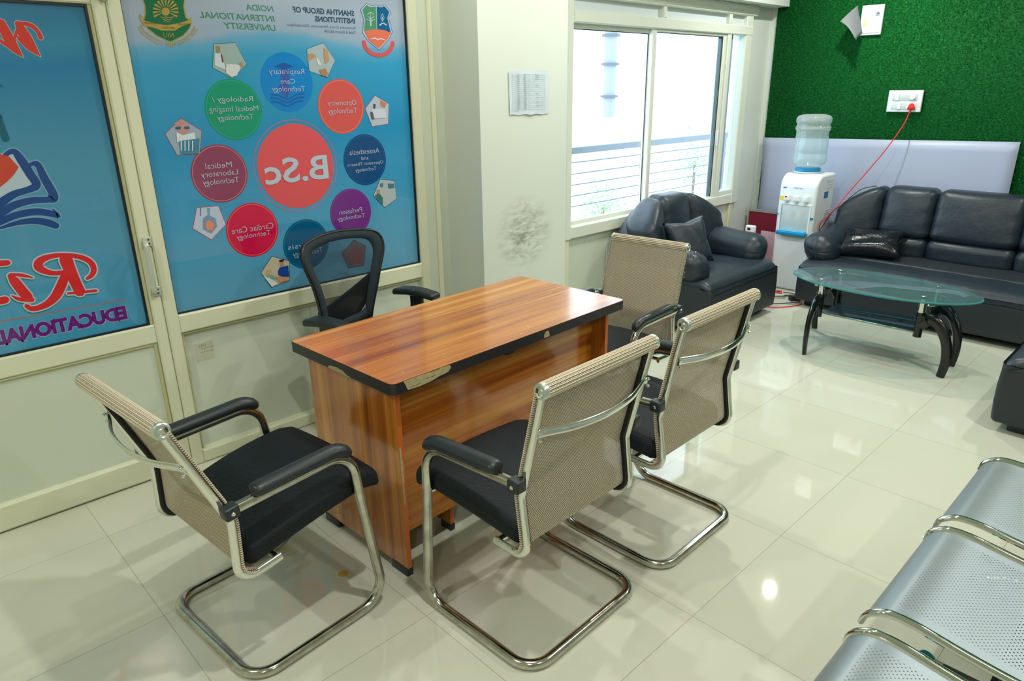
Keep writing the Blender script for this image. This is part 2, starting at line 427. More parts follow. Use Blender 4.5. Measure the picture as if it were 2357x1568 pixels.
for z in (1.028, 0.822):
    h.rbox((hx+0.006, 3.006, z), (0.016, 0.004, 0.020), 0.003, 1, 2)
h.tube(fillet([(hx-0.004, 3.006, 1.030), (hx-0.010, 2.972, 1.026), (hx-0.010, 2.972, 0.824), (hx-0.004, 3.006, 0.820)], 0.014), 0.0065, 10, rb=0.0105)
hd = h.obj('door_handle', mat('handle_alloy', (196, 204, 190), 0.4, 0.25), door)
sc = MB()
for z in (1.036, 1.020, 0.830, 0.814):
    sc.add(*((lambda M: ([M.V[i] for i in range(len(M.V))], M.F))(MB().lathe([(0.0, 0.003), (0.003, 0.0025), (0.004, 0)], 10).xf(Matrix.Translation((hx+0.011, 3.002, z)) @ Matrix.Rotation(PI/2, 4, 'X')))))
sc.obj('screw', BPLAST, hd)
cl = MB(); cl.rbox((0.872, 3.000, 1.915), (0.022, 0.006, 0.010), 0.003, 1, 2); cl.rbox((0.872, 2.992, 1.905), (0.006, 0.006, 0.012), 0.002, 1, 2)
cl.obj('door_latch', mat('latch_metal', (168, 170, 160), 0.3, 0.8), door)

# ---- pillar
structure(MB().box(2.435, 3.085, 2.75, YW+0.02, 0, CEIL).obj('wall_pillar', mat('pillar_paint', (213, 221, 211), 0.6, bump=(14, 0.08, 0.004))))
def scuffs(t, b):
    b.inputs['Base Color'].default_value = (*s2l((150, 152, 132)), 1); b.inputs['Roughness'].default_value = 0.8
    v = t.coords('Object'); 
    sp = t.new('ShaderNodeSeparateXYZ'); t.l.new(v, sp.inputs[0])
    dx = t.math('DIVIDE', sp.outputs[0], 0.24); dz = t.math('DIVIDE', sp.outputs[2], 0.22)
    r = t.math('SQRT', t.math('ADD', t.math('MULTIPLY', dx, dx), t.math('MULTIPLY', dz, dz)))
    n = t.noise(t.coords('Object', scale=(1.6, 1, 5)), 6, 6, 0.7, 0.4); n3 = t.noise(v, 3, 3)
    f = t.math('MULTIPLY', t.math('SUBTRACT', 1.0, r), t.ramp(n, [(0.42, (0, 0, 0)), (0.72, (1, 1, 1))]))
    f = t.math('MULTIPLY', f, t.math('MULTIPLY', n3, 1.9))
    return t.math('MINIMUM', t.math('MAXIMUM', f, 0.0), 0.5)
SCUFF = two_side_alpha('scuffed_dirt', scuffs)
o = obj('wall_stain', [(-0.27, 0, -0.3), (0.33, 0, -0.3), (0.33, 0, 0.25), (-0.27, 0, 0.25)], [(0, 1, 2, 3)], SCUFF)
o.location = (2.75, 2.7492, 0.83); tag(o, 'grey scuffed dirt patch on the white pillar below the taped timetable', 'stain')

# ---- window wall
ww = MB(); ww.box(3.085, 3.47, YW, YW+0.1, 0, CEIL); ww.box(5.69, X1, YW, YW+0.1, 0, CEIL); ww.box(3.47, 5.69, YW, YW+0.1, 2.10, CEIL); ww.box(3.47, 5.69, YW+0.02, YW+0.1, 0.0, 0.64)
structure(ww.obj('wall_window_side', PAINT))
for k in range(1):
    structure(MB().box(3.05, X1, 2.96, YW, 2.185, CEIL).obj('ceiling_beam', PAINT))
wf = MB(); f0 = YW-0.03; f1 = YW+0.05
bar(wf, 3.46, 3.515, 0.62, 2.12, f0, f1)              # left jamb
bar(wf, 3.515, 5.60, 0.625, 0.705, f0, f1)            # sill rail
bar(wf, 3.515, 5.70, 1.960, 2.030, f0-0.004, f1)      # head rail
bar(wf, 3.46, 5.75, 2.105, 2.185, f0-0.01, f1)        # top frame
bar(wf, 5.60, 5.70, 0.62, 2.12, f0, f1)               # right jamb
bar(wf, 4.45, 4.49, 2.03, 2.11, f0, f1); bar(wf, 5.33, 5.375, 2.03, 2.11, f0, f1)
bar(wf, 5.335, 5.39, 0.70, 1.965, f0+0.004, f1)       # post before the narrow fixed pane
bar(wf, 5.39, 5.60, 0.70, 0.745, f0+0.01, f1); 
win = structure(wf.obj('window_1', PVCW))
def sash(name, x0, x1, z0, z1, y):
    s = MB(); bar(s, x0, x0+0.045, z0, z1, y, y+0.03); bar(s, x1-0.045, x1, z0, z1, y, y+0.03)
    bar(s, x0+0.045, x1-0.045, z0, z0+0.045, y, y+0.03); bar(s, x0+0.045, x1-0.045, z1-0.045, z1, y, y+0.03)
    so = s.obj(name, PVCW, win)
    MB().box(x0+0.045, x1-0.045, y+0.013, y+0.018, z0+0.045, z1-0.045).obj('glass_pane', WGLASS, so)
    g = MB()
    for (a, b_, c, d) in ((x0+.045, x0+.050, z0+.045, z1-.045), (x1-.05, x1-.045, z0+.045, z1-.045), (x0+.05, x1-.05, z1-.05, z1-.045)):
        g.box(a, b_, y+0.008, y+0.013, c, d)
    g.obj('glazing_gasket', GASKET, so)
    return so
sash('sliding_sash', 3.495, 4.405, 0.69, 1.975, YW+0.018)
s2 = sash('sliding_sash', 4.36, 5.335, 0.668, 1.985, YW-0.014)
MB().rbox((5.30, YW-0.02, 1.18), (0.008, 0.008, 0.06), 0.004, 1, 2).obj('sash_pull', WPLAST, s2)
MB().box(5.39, 5.60, YW+0.02, YW+0.024, 0.745, 1.965).obj('narrow_pane', glassm('greyed_glass', (0.80, 0.86, 0.88), 0.05, 0.25), win)
for (a, b_) in ((3.515, 4.45), (4.49, 5.33), (5.375, 5.60)):
    MB().box(a, b_, YW+0.005, YW+0.01, 2.03, 2.105).obj('transom_panel', FROST, win)
MB().box(5.452, 5.475, YW+0.012, YW+0.020, 0.745, 1.965).obj('overlap_strip', mat('blue_grey_strip', (140, 166, 190), 0.5), win)
MB().box(5.245, 5.290, YW+0.006, YW+0.012, 0.715, 1.94).obj('weather_strip', mat('blue_grey_strip'), win)
# panelling under the window
pl = MB(); bar(pl, 3.46, 3.51, 0.0, 0.62, f0+0.01, YW+.02); bar(pl, 5.26, 5.31, 0.0, 0.62, f0+0.01, YW+.02); bar(pl, 5.60, 5.66, 0.0, 0.62, f0+0.01, YW+.02); bar(pl, 3.51, 5.60, 0.0, 0.08, f0+0.01, YW+.02)
structure(pl.obj('trim_5', PVC))
pl = MB()
for i in range(8): bar(pl, 3.51+i*0.219, 3.51+(i+1)*0.219-0.001, 0.08, 0.62, YW+0.008, YW+0.02, 0.003)
bar(pl, 5.31, 5.60, 0.08, 0.62, YW+0.008, YW+0.02, 0.003)
structure(pl.obj('trim_6', PVCP))
structure(bar(MB(), 5.66, X1, 0.0, 0.08, YW-0.012, YW).obj('trim_7', PVC))
structure(MB().box(X1-0.014, X1, 0.0, YW-.012, 0.0, 0.08).obj('baseboard_right', PAINT))

# ================================================================ OUTSIDE THE WINDOW
structure(MB().box(2.0, 9.0, 3.24, 5.2, -0.2, -0.02).obj('floor_balcony', mat('balcony_concrete', (190, 192, 190), 0.8)))
rl = thing('balcony_railing', 'grey galvanised balcony railing with thin horizontal bars outside the window', 'railing', (4.5, 4.6, -0.02))
YR = 4.6
zt = on_y(1400, 332, YR).z+0.02
MB().box(-1.6, 3.6, -0.025, 0.025, zt-0.06, zt).obj('top_rail', RAILM, rl)
zs = [on_y(1400, v, YR).z+0.02 for v in (365, 390, 414, 438, 461)]
for z in zs: MB().tube([(-1.6, 0, z), (3.6, 0, z)], 0.006, 8).obj('rail_bar', RAILM, rl)
for px in (1480, ):
    xp = on_y(px, 400, YR).x-4.5
    MB().box(xp-0.03, xp+0.03, -0.03, 0.03, 0, zt-0.06).obj('post', RAILM, rl)
MB().box(-1.6, -1.54, -0.03, 0.03, 0, zt).obj('post', RAILM, rl); MB().box(3.5, 3.56, -0.03, 0.03, 0, zt).obj('post', RAILM, rl)
bl = thing('neighbouring_building', 'overexposed white building across the street seen through the window', 'building', (14, 11, -6))
MB().box(-7, 12, 0, 2, 0, 14).obj('facade', mat('white_facade', (240, 240, 236), 0.8), bl)
for i in range(3):
    for j in range(2): MB().box(-1+i*3.2, 0.4+i*3.2, -0.03, 0.05, 5.6+j*2.4, 6.9+j*2.4).obj('window', mat('pale_window', (206, 214, 222), 0.3), bl)
dp = thing('drain_pipe', 'grey vertical drain pipe with collars outside the left window pane', 'pipe', (0, 0, 0))
pxp = on_y(1403, 200, 6.2)
MB().tube([(pxp.x, 6.2, 1.2), (pxp.x, 6.2, 4.2)], 0.085, 16).obj('pipe', mat('pipe_grey', (146, 148, 152), 0.6), dp)
for z in (1.45, 1.85, 2.2, 2.6): MB().tube([(pxp.x, 6.2, z), (pxp.x, 6.2, z+0.03)], 0.12, 16).obj('collar', mat('pipe_collar', (96, 102, 112), 0.6), dp)
# trees beyond the balcony
structure(MB().box(2.0, 30.0, 3.3, 30.0, -6.2, -6.0).obj('floor_street', mat('street_ground', (206, 202, 192), 0.9)))
LEAF = mat('leaf_green', (150, 186, 140), 0.7)
for (px, py, r, lb) in ((1388, 478, 0.40, 'pale green tree top outside, low behind the railing of the left pane'), (1600, 370, 0.45, 'washed-out tree top outside, behind the railing of the right pane')):
    c = on_y(px, py, 6.4); T = thing('tree', lb, 'tree', (c.x, c.y, -6.0)); V = []; F = []; zc = c.z+6.0
    for i in range(650):
        d = Vector(rng.normal(size=3)).normalized()*r*(rng.random()**0.4); d.z *= 1.25; u = Vector(rng.normal(size=3)).normalized(); w = d.cross(u).normalized()
        p = Vector((0, 0, zc))+d; q = 0.03; n = len(V); V += [p-u*q, p+w*q*.5, p+u*q, p-w*q*.5]; F.append((n, n+1, n+2, n+3))
    obj('foliage', V, F, LEAF, T)
    MB().tube([(0.02, 0, 0), (-0.02, 0.01, zc*0.5), (0, 0, zc)], 0.05, 10, taper=[1.4, 1, 0.4]).obj('trunk', mat('tree_bark', (120, 104, 90), 0.9), T)

# ================================================================ POSTERS ON THE GLASS
PRINT = {}
def ink(rgb, rough=0.16):
    k = ('ink_%d_%d_%d' % tuple(rgb))
    return mat(k, rgb, rough, coat=0.35)
def px2(p, Y): q = on_y(p[0], p[1], Y); return (q.x, q.z)
def flat(name, pts, Y, mt, parent):             # one printed shape lying on the glass
    V = [(x, Y, z) for x, z in pts]
    o = obj(name, V, [tuple(range(len(V)))], mt, parent)
    if o.data.polygons[0].normal.y > 0: o.data.flip_normals()
    return o
def zo(ox, oy, s): return lambda *P: [(ox+p[0]/s, oy+p[1]/s) for p in P]
def ribbon_pts(P, Y, grow=0.0):
    """variable-width stroke: P = [(px,py,w)], widths in px"""
    Q = [(on_y(x, y, Y), w) for x, y, w in P]; mpp = (on_y(P[0][0]+5, P[0][1], Y)-on_y(P[0][0]-5, P[0][1], Y)).length/10
    # catmull-rom
    C = [(q.x, q.z, (w+grow)*mpp/2) for q, w in Q]; D = []
    for i in range(len(C)-1):
        p0 = C[max(i-1, 0)]; p1 = C[i]; p2 = C[i+1]; p3 = C[min(i+2, len(C)-1)]
        for k in range(6):
            t = k/6; D.append(tuple(0.5*((2*p1[j])+(-p0[j]+p2[j])*t+(2*p0[j]-5*p1[j]+4*p2[j]-p3[j])*t*t+(-p0[j]+3*p1[j]-3*p2[j]+p3[j])*t**3) for j in range(3)))
    D.append(C[-1]); L = []; R = []
    for i, (x, z, w) in enumerate(D):
        a = D[max(i-1, 0)]; b = D[min(i+1, len(D)-1)]; dx, dz = b[0]-a[0], b[1]-a[1]; l = math.hypot(dx, dz) or 1
        w = max(w, 0.0003); L.append((x-dz/l*w, z+dx/l*w)); R.append((x+dz/l*w, z-dx/l*w))
    return L, R
def strokes(name, SS, Y, mt, parent, grow=0.0):
    V = []; F = []
    Yb = Y
    for k_, S in enumerate(SS):
        Y = Yb-0.00004*k_
        L, R = ribbon_pts(S, Y, grow); n0 = len(V); n = len(L)
        V += [(x, Y, z) for x, z in L]+[(x, Y, z) for x, z in R]
        F += [(n0+i, n0+i+1, n0+n+i+1, n0+n+i) for i in range(n-1)]
        for (x, z), (x2, z2) in ((L[0], R[0]), (L[-1], R[-1])):        # round ends
            cx, cz, r = (x+x2)/2, (z+z2)/2, math.hypot(x-x2, z-z2)/2; k0 = len(V)
            V += [(cx+r*math.cos(a*PI/6), Y-0.00002, cz+r*math.sin(a*PI/6)) for a in range(12)]; F.append(tuple(range(k0, k0+12)))
    return obj(name, V, F, mt, parent)
def circle_pts(cx, cz, r, n=64): return [(cx+r*math.cos(2*PI*i/n), cz+r*math.sin(2*PI*i/n)) for i in range(n)]
def ring(name, cx, cz, r0, r1, Y, mt, parent, n=72):
    V = [(x, Y, z) for x, z in circle_pts(cx, cz, r0, n)]+[(x, Y, z) for x, z in circle_pts(cx, cz, r1, n)]
    return obj(name, V, [(i, (i+1) % n, n+(i+1) % n, n+i) for i in range(n)], mt, parent)
def text_geo(s, bold=-0.008, shear=0.0):
    c = bpy.data.curves.new('t', 'FONT'); c.body = s; c.offset = bold; c.shear = shear; c.resolution_u = 3
    o = bpy.data.objects.new('t', c); COL.objects.link(o)
    bpy.context.view_layer.update()
    me = bpy.data.meshes.new_from_object(o.evaluated_get(bpy.context.evaluated_depsgraph_get()))
    V = [v.co.copy() for v in me.vertices]; F = [tuple(p.vertices) for p in me.polygons]
    bpy.data.objects.remove(o); bpy.data.curves.remove(c); bpy.data.meshes.remove(me)
    return V, F
def txt(s, pl_, pr_, hpx, Y, mt, parent, bold=-0.008, shear=0.0, name='lettering', mirror=True):
    V, F = text_geo(s, bold, shear)
    a = on_y(pl_[0], pl_[1], Y); b = on_y(pr_[0], pr_[1], Y); w = abs(b.x-a.x); zc = (a.z+b.z)/2
    mpp = abs(on_y(pl_[0], pl_[1]-5, Y).z-on_y(pl_[0], pl_[1]+5, Y).z)/10
    x0 = min(v.x for v in V); x1 = max(v.x for v in V); y0 = min(v.y for v in V); y1 = max(v.y for v in V)
    h = hpx*mpp; xr = max(a.x, b.x); xl = min(a.x, b.x)
    W_ = []
    for v in V:
        u = (v.x-x0)/(x1-x0)*w; z = zc+((v.y-y0)/(y1-y0)-0.5)*h
        W_.append((xr-u if mirror else xl+u, Y, z))
    return obj(name, W_, F, mt, parent)

def poster_mat(name, stops, z0, z1, swoosh=None):
    mt = bpy.data.materials.new(name); mt.use_nodes = True; t = NT(mt); b = t.n['Principled BSDF']
    v = t.coords('Object'); sp = t.new('ShaderNodeSeparateXYZ'); t.l.new(v, sp.inputs[0])
    x = sp.outputs[0]
    bend = t.math('MULTIPLY', t.math('SINE', t.math('MULTIPLY', x, 2.4)), 0.03)
    z = t.math('ADD', sp.outputs[2], bend)
    f = t.math('DIVIDE', t.math('SUBTRACT', z, z0), z1-z0)
    n = t.math('MULTIPLY', t.math('SUBTRACT', t.noise(v, 1.7, 3), 0.5), 0.10)
    c = t.ramp(t.math('ADD', f, n), stops)
    fine = t.noise(v, 420, 2)
    t.l.new(t.mix(t.math('MULTIPLY', fine, 0.14), c, (0.02, 0.05, 0.09)), b.inputs['Base Color'])
    b.inputs['Roughness'].default_value = 0.22; b.inputs['Coat Weight'].default_value = 1.0; b.inputs['Coat Roughness'].default_value = 0.03
    MATS[name] = mt; return mt
YP = 3.0335
def L(k): return YP-0.0006*k
poster = thing('course_poster', 'large blue printed course poster with coloured circles filling the wide glass panel', 'poster', (0, 0, 0))
PM = poster_mat('poster_blue', [(0.0, s2l((98, 166, 200))), (0.22, s2l((68, 158, 202))), (0.50, s2l((4, 142, 198))), (0.72, s2l((44, 156, 204))), (0.765, s2l((96, 166, 204))), (0.785, s2l((150, 174, 200))), (0.86, s2l((164, 180, 200))), (1.0, s2l((142, 152, 172)))], 0.70, 2.10)
flat('poster_sheet', [(0.940, 0.708), (2.209, 0.708), (2.209, 2.24), (0.940, 2.24)], YP, PM, poster)
WHITE = ink((182, 195, 215))
def badge(rgb, l, r, t_, b_, lines, rim=None, ringgap=False):
    cx = on_y((l+r)/2, (t_+b_)/2, YP); a = on_y(l, (t_+b_)/2, YP); c = on_y(r, (t_+b_)/2, YP)
    zt_ = on_y((l+r)/2, t_, YP).z; zb = on_y((l+r)/2, b_, YP).z
    R = ((c.x-a.x)/2+(zt_-zb)/2)/2; X = cx.x; Z = (zt_+zb)/2
    o = flat('round_badge', circle_pts(X, Z, R), L(1), ink(rgb), poster)
    if rim: ring('rim_line', X, Z, R*0.93, R*0.95, L(2), ink(rim), o)
    for (s, p, q, h_) in lines: txt(s, p, q, h_, L(4), WHITE, o)
    return o, X, Z, R
b1 = badge((0, 128, 206), 601, 721, 121, 257, [('Respiratary', (619, 167), (700, 166), 16), ('Care', (646, 187), (678.5, 187), 11), ('Technology', (626.5, 208), (702, 205), 16)])
z4 = zo(600, 0, 4.9)
NAVY1 = ink((28, 88, 168)); NAVY2 = ink((16, 96, 176))
flat('cap_drawing', [px2(p, L(2)) for p in z4((145, 750), (260, 705), (375, 750), (255, 787))], L(2), NAVY1, b1[0])
flat('cap_drawing', [px2(p, L(2)) for p in z4((220, 785), (255, 795), (330, 780), (325, 880), (300, 930), (340, 1000), (300, 1110), (190, 1000), (235, 920), (230, 870))], L(2), ink((62, 88, 172)), b1[0])
for k, (yy, ww_) in enumerate(((1085, 16), (1125, 18), (1165, 18))):
    strokes('book_drawing', [[(x/4.9+600, y/4.9, ww_/4.9) for x, y in ((110+k*8, yy-20), (200, yy-10), (300, yy+30), (400, yy-15), (490-k*8, yy-30))]], L(2), NAVY2, b1[0])
badge((10, 146, 116), 472, 605, 182, 322, [('Radiology /', (488, 231), (582, 229), 17), ('Medical Imaging', (482, 255), (594.5, 250), 17), ('Technology', (500.6, 275), (583, 269), 17)], (40, 170, 130))
badge((206, 86, 84), 733, 838, 181, 309, [('Optometry', (754, 239), (820, 237.5), 16), ('Technology', (755, 259), (822, 255), 16)], (232, 140, 100))
bs = badge((216, 84, 92), 595, 771, 284, 480, [])
txt('B.Sc', (609, 402), (754, 379), 60, L(4), WHITE, bs[0], bold=0.018)
ring('outer_ring', bs[1], bs[2], bs[3]*1.075, bs[3]*1.09, L(1), ink((206, 92, 116)), poster)
badge((138, 60, 96), 440, 572, 332, 467, [('Medical', (472.7, 382), (533.5, 379), 13), ('Laboratory', (463, 404), (547.7, 398), 17), ('Technology', (467, 423.5), (550, 415), 17)], (214, 140, 120))
badge((8, 72, 128), 792, 889, 308, 427, [('Anaesthesia', (804, 350), (873, 347), 12), ('and', (832, 364), (848, 363.5), 8), ('Operation Theatre', (800, 380), (882, 375), 10), ('Technology', (818, 393), (866, 389), 11)], (20, 100, 168))
badge((112, 44, 134), 758, 858, 437, 541, [('Perfusion', (781, 488), (833, 483), 11), ('Technology', (777, 503.5), (840, 499), 13)], (142, 70, 160))
badge((204, 20, 74), 521, 642, 466, 592, [('Cardiac Care', (533.5, 533), (629, 518), 14), ('Technology', (545, 549), (622.4, 536), 15)], (236, 120, 90))
badge((4, 90, 134), 653, 757, 503, 620, [('Dialysis', (663, 571), (736, 560), 15), ('Technology', (675, 589), (742, 576), 15)], (20, 130, 176))
# pentagon pictures
def pent(pts, line, fill, blobs):
    P = [px2(p, L(1)) for p in pts]; cx = sum(p[0] for p in P)/5; cz = sum(p[1] for p in P)/5
    o = flat('picture_pentagon', P, L(1), ink(line), poster)
    flat('picture', [(cx+(x-cx)*0.965, cz+(z-cz)*0.965) for x, z in P], L(2), ink(fill), o)
    for i, (rgb, B) in enumerate(blobs):
        flat('picture_detail', [px2(p, L(3+i)) for p in B], L(3+i), ink(rgb), o)
z3 = zo(270, 0, 4.9); z1 = zo(0, 0, 3.484); z5 = zo(350, 280, 3.733); z6 = zo(570, 260, 3.564)
pent(z3((1085, 492), (1335, 478), (1462, 727), (1300, 890), (1070, 765)), (30, 120, 110), (150, 176, 176), [
    ((150, 130, 96), z3((1110, 520), (1150, 515), (1165, 560), (1150, 600), (1115, 590))),
    ((196, 210, 222), z3((1100, 600), (1165, 605), (1200, 700), (1230, 790), (1100, 740))),
    ((130, 50, 70), z3((1165, 612), (1180, 612), (1200, 700), (1185, 710))),
    ((206, 212, 214), z3((1230, 720), (1330, 725), (1400, 740), (1350, 850), (1290, 870), (1225, 820))),
    ((170, 140, 110), z3((1380, 710), (1410, 700), (1425, 745), (1390, 760)))])
pent(z4((515, 552), (705, 478), (845, 680), (752, 878), (545, 805)), (24, 104, 168), (164, 182, 190), [
    ((176, 146, 116), z4((525, 610), (590, 600), (630, 640), (560, 680), (530, 690))),
    ((214, 214, 206), z4((620, 640), (660, 680), (690, 740), (650, 730))),
    ((184, 150, 112), z4((715, 540), (760, 570), (775, 680), (730, 720), (715, 640))),
    ((168, 128, 96), z4((660, 790), (730, 770), (760, 830), (745, 868), (690, 850)))])
pent(z1((1450, 945), (1620, 1048), (1605, 1235), (1418, 1247), (1320, 1072)), (150, 50, 90), (150, 170, 190), [
    ((186, 142, 140), z1((1400, 990), (1450, 955), (1520, 1000), (1525, 1050), (1470, 1085), (1415, 1050))),
    ((40, 90, 130), z1((1405, 1020), (1450, 1012), (1450, 1038), (1410, 1040))), ((40, 90, 130), z1((1478, 1015), (1520, 1015), (1518, 1035), (1480, 1036))),
    ((206, 220, 232), z1((1415, 1060), (1470, 1085), (1560, 1060), (1570, 1120), (1420, 1140))),
    ((60, 130, 160), z1((1440, 1130), (1600, 1110), (1595, 1225), (1450, 1235)))]
    + [((226, 232, 238), z1((1450+k*30, 1130), (1458+k*30, 1130), (1456+k*30, 1210), (1450+k*30, 1210))) for k in range(4)])
pent(z4((1287, 1075), (1447, 1170), (1440, 1400), (1257, 1432), (1175, 1225)), (150, 60, 90), (176, 186, 204), [
    ((186, 126, 104), z4((1345, 1130), (1420, 1165), (1400, 1220), (1350, 1200))), ((80, 80, 90), z4((1270, 1170), (1300, 1175), (1290, 1235), (1270, 1220))),
    ((198, 206, 220), z4((1250, 1230), (1400, 1230), (1420, 1330), (1260, 1340))), ((84, 92, 110), z4((1235, 1265), (1262, 1260), (1285, 1340), (1255, 1350)))])
pent(z6((1085, 542), (1205, 555), (1225, 705), (1125, 778), (1028, 682)), (14, 66, 96), (168, 182, 188), [
    ((60, 110, 104), z6((1040, 680), (1080, 655), (1110, 700), (1108, 755), (1080, 735))), ((186, 128, 100), z6((1060, 630), (1085, 630), (1082, 665), (1062, 660))),
    ((70, 120, 140), z6((1150, 580), (1200, 580), (1204, 615), (1158, 618))), ((70, 120, 140), z6((1088, 578), (1112, 578), (1112, 605), (1090, 605)))])
pent(z5((382, 738), (570, 722), (637, 885), (510, 1018), (347, 920)), (190, 40, 84), (186, 198, 220), [
    ((110, 160, 196), z5((470, 742), (500, 740), (495, 800), (480, 810))), ((70, 120, 170), z5((412, 742), (422, 741), (420, 810), (414, 815))),
    ((120, 150, 180), z5((440, 830), (480, 800), (545, 830), (560, 900), (510, 960), (440, 920))),
    ((226, 140, 110), z5((465, 865), (490, 845), (515, 865), (538, 880), (520, 935), (475, 930), (462, 900)))])
pent(z5((1028, 1155), (1182, 1195), (1182, 1365), (1030, 1428), (933, 1300)), (14, 50, 100), (198, 192, 166), [
    ((24, 72, 160), z5((1095, 1255), (1170, 1235), (1180, 1330), (1140, 1345), (1085, 1320), (1080, 1290))), ((196, 140, 110), z5((1095, 1200), (1130, 1195), (1132, 1240), (1105, 1250))),
    ((40, 36, 36), z5((1092, 1190), (1130, 1182), (1134, 1200), (1095, 1208))), ((204, 176, 130), z5((985, 1275), (1025, 1270), (1030, 1310), (990, 1325))),
    ((120, 170, 160), z5((985, 1315), (1040, 1320), (1080, 1350), (1000, 1350))), ((218, 222, 226), z5((960, 1330), (1010, 1345), (1080, 1390), (1030, 1420))), ((200, 146, 116), z5((1060, 1330), (1180, 1335), (1180, 1362), (1100, 1385)))])
pent(z6((870, 1040), (970, 1090), (955, 1255), (825, 1275), (770, 1150)), (90, 60, 90), (104, 96, 110), [
    ((130, 80, 84), z6((830, 1130), (900, 1100), (950, 1150), (940, 1230), (850, 1240)))])
# crest of the university
GOLD = ink((176, 150, 80)); GRN = ink((24, 108, 72))
crest = flat('green_crest', [px2(p, L(1)) for p in z3((275, -120), (510, -190), (770, -120), (765, 0), (755, 70), (782, 195), (845, 240), (822, 325), (745, 410), (600, 482), (445, 410), (340, 330), (290, 245), (310, 160), (308, 70), (285, 0))], L(1), GOLD, poster)
flat('crest_field', [px2(p, L(2)) for p in z3((287, -112), (510, -178), (756, -112), (753, 0), (742, 70), (768, 200), (832, 245), (812, 318), (738, 400), (600, 468), (452, 400), (350, 320), (302, 242), (322, 160), (320, 70), (297, 0))], L(2), GRN, crest)
for k in range(13):
    a = math.radians(-25+k*19.2); c_ = (545, 125)
    P = [(c_[0]+math.cos(a+d)*r, c_[1]-math.sin(a+d)*r) for r, d in ((52, -0.04), (145, -0.09), (145, 0.09), (52, 0.04))]
    flat('sun_ray', [px2(p, L(3)) for p in z3(*P)], L(3), GOLD, crest)
flat('sun_disc', [px2(p, L(3)) for p in z3(*[(545+46*math.cos(i*PI/12), 130+46*math.sin(i*PI/12)) for i in range(24)])], L(3), GOLD, crest)
for yy in (190, 212, 234): strokes('wave_line', [[(270+x/4.9, y/4.9, 1.4) for x, y in ((490+yy-190, yy), (520, yy+8), (550, yy), (580, yy+8), (640-(yy-190), yy))]], L(3), GOLD, crest)
rb = flat('crest_ribbon', [px2(p, L(4)) for p in z3((250, 158), (292, 188), (300, 230), (450, 268), (560, 285), (690, 262), (800, 228), (838, 188), (836, 262), (720, 300), (650, 345), (500, 345), (420, 315), (300, 290), (262, 225))], L(4), GOLD, crest)
DG = ink((40, 84, 60))
txt('HUMANISM', z3((300, 252))[0], z3((445, 272))[0], 5, L(5), DG, crest); txt('INTEGRITY', z3((498, 312))[0], z3((648, 316))[0], 5, L(5), DG, crest); txt('COURAGE', z3((688, 285))[0], z3((825, 262))[0], 5, L(5), DG, crest)
txt('NIU', z3((520, 395))[0], z3((636, 398))[0], 11, L(5), GOLD, crest)
for sgn, A0, A1, A2 in ((1, (252, 300), (330, 440), (530, 492)), (-1, (885, 322), (820, 440), (668, 492))):
    for k in range(11):
        t_ = (k+0.5)/11; x = (1-t_)**2*A0[0]+2*t_*(1-t_)*A1[0]+t_*t_*A2[0]; y = (1-t_)**2*A0[1]+2*t_*(1-t_)*A1[1]+t_*t_*A2[1]
        tx = 2*(1-t_)*(A1[0]-A0[0])+2*t_*(A2[0]-A1[0]); ty = 2*(1-t_)*(A1[1]-A0[1])+2*t_*(A2[1]-A1[1]); l = math.hypot(tx, ty); tx, ty = tx/l, ty/l
        for s in (-1, 1):
            nx, ny = -ty*s, tx*s
            P = [(x, y), (x-tx*14+nx*10, y-ty*14+ny*10), (x-tx*34+nx*26, y-ty*34+ny*26), (x-tx*8+nx*24, y-ty*8+ny*24)]
            flat('wheat_leaf', [px2(p, L(2)) for p in z3(*P)], L(2), GOLD, crest)
for k in range(5):
    x = 550+k*27; flat('wheat_leaf', [px2(p, L(2)) for p in z3((x+5, 478+abs(k-2)*-6), (x+14, 500), (x+(k-2)*-3+4, 545-abs(k-2)*12), (x-6, 500))], L(2), GOLD, crest)
TG = ink((70, 132, 112)); TN = ink((52, 78, 104))
txt('NOIDA', (567, 20), (629, 17), 14, L(1), TG, poster, shear=0.15, bold=0.014); txt('INTERNATIONAL', (459, 35), (632, 42), 15, L(1), TG, poster, shear=0.15, bold=0.014); txt('UNIVERSITY', (514, 60), (634, 63), 15, L(1), TG, poster, shear=0.15, bold=0.014)
txt('SHANTHA GROUP OF', (673.5, 22.5), (815, 30), 14, L(1), TN, poster, bold=0.035); txt('INSTITUTIONS', (725, 43), (817, 49), 13, L(1), TN, poster, bold=0.035)
txt('Peresandra Cross, Peresandra, Chickaballapur', (659, 58), (818, 65), 8, L(1), TN, poster); txt('Taluk & District-562104', (747, 72), (818, 75), 7, L(1), TN, poster)
sh = flat('shield_crest', [px2(p, L(1)) for p in z4((1190, 33), (1240, 63), (1300, 53), (1355, 68), (1400, 48), (1472, 130), (1448, 200), (1488, 362), (1450, 445), (1335, 568), (1208, 462), (1146, 372), (1158, 220), (1122, 110))], L(1), ink((92, 110, 160)), poster)
flat('shield_border', [px2(p, L(2)) for p in z4((1192, 42), (1240, 70), (1300, 61), (1355, 76), (1398, 57), (1463, 131), (1440, 200), (1479, 361), (1444, 441), (1335, 558), (1214, 459), (1154, 371), (1166, 220), (1133, 111))], L(2), ink((190, 198, 214)), sh)
flat('shield_field', [px2(p, L(3)) for p in z4((1192, 55), (1240, 80), (1300, 70), (1308, 330), (1165, 352), (1178, 220), (1147, 112))], L(3), ink((72, 140, 108)), sh)
flat('shield_field', [px2(p, L(3)) for p in z4((1308, 70), (1355, 84), (1396, 68), (1452, 132), (1430, 200), (1468, 368), (1314, 330))], L(3), ink((10, 92, 140)), sh)
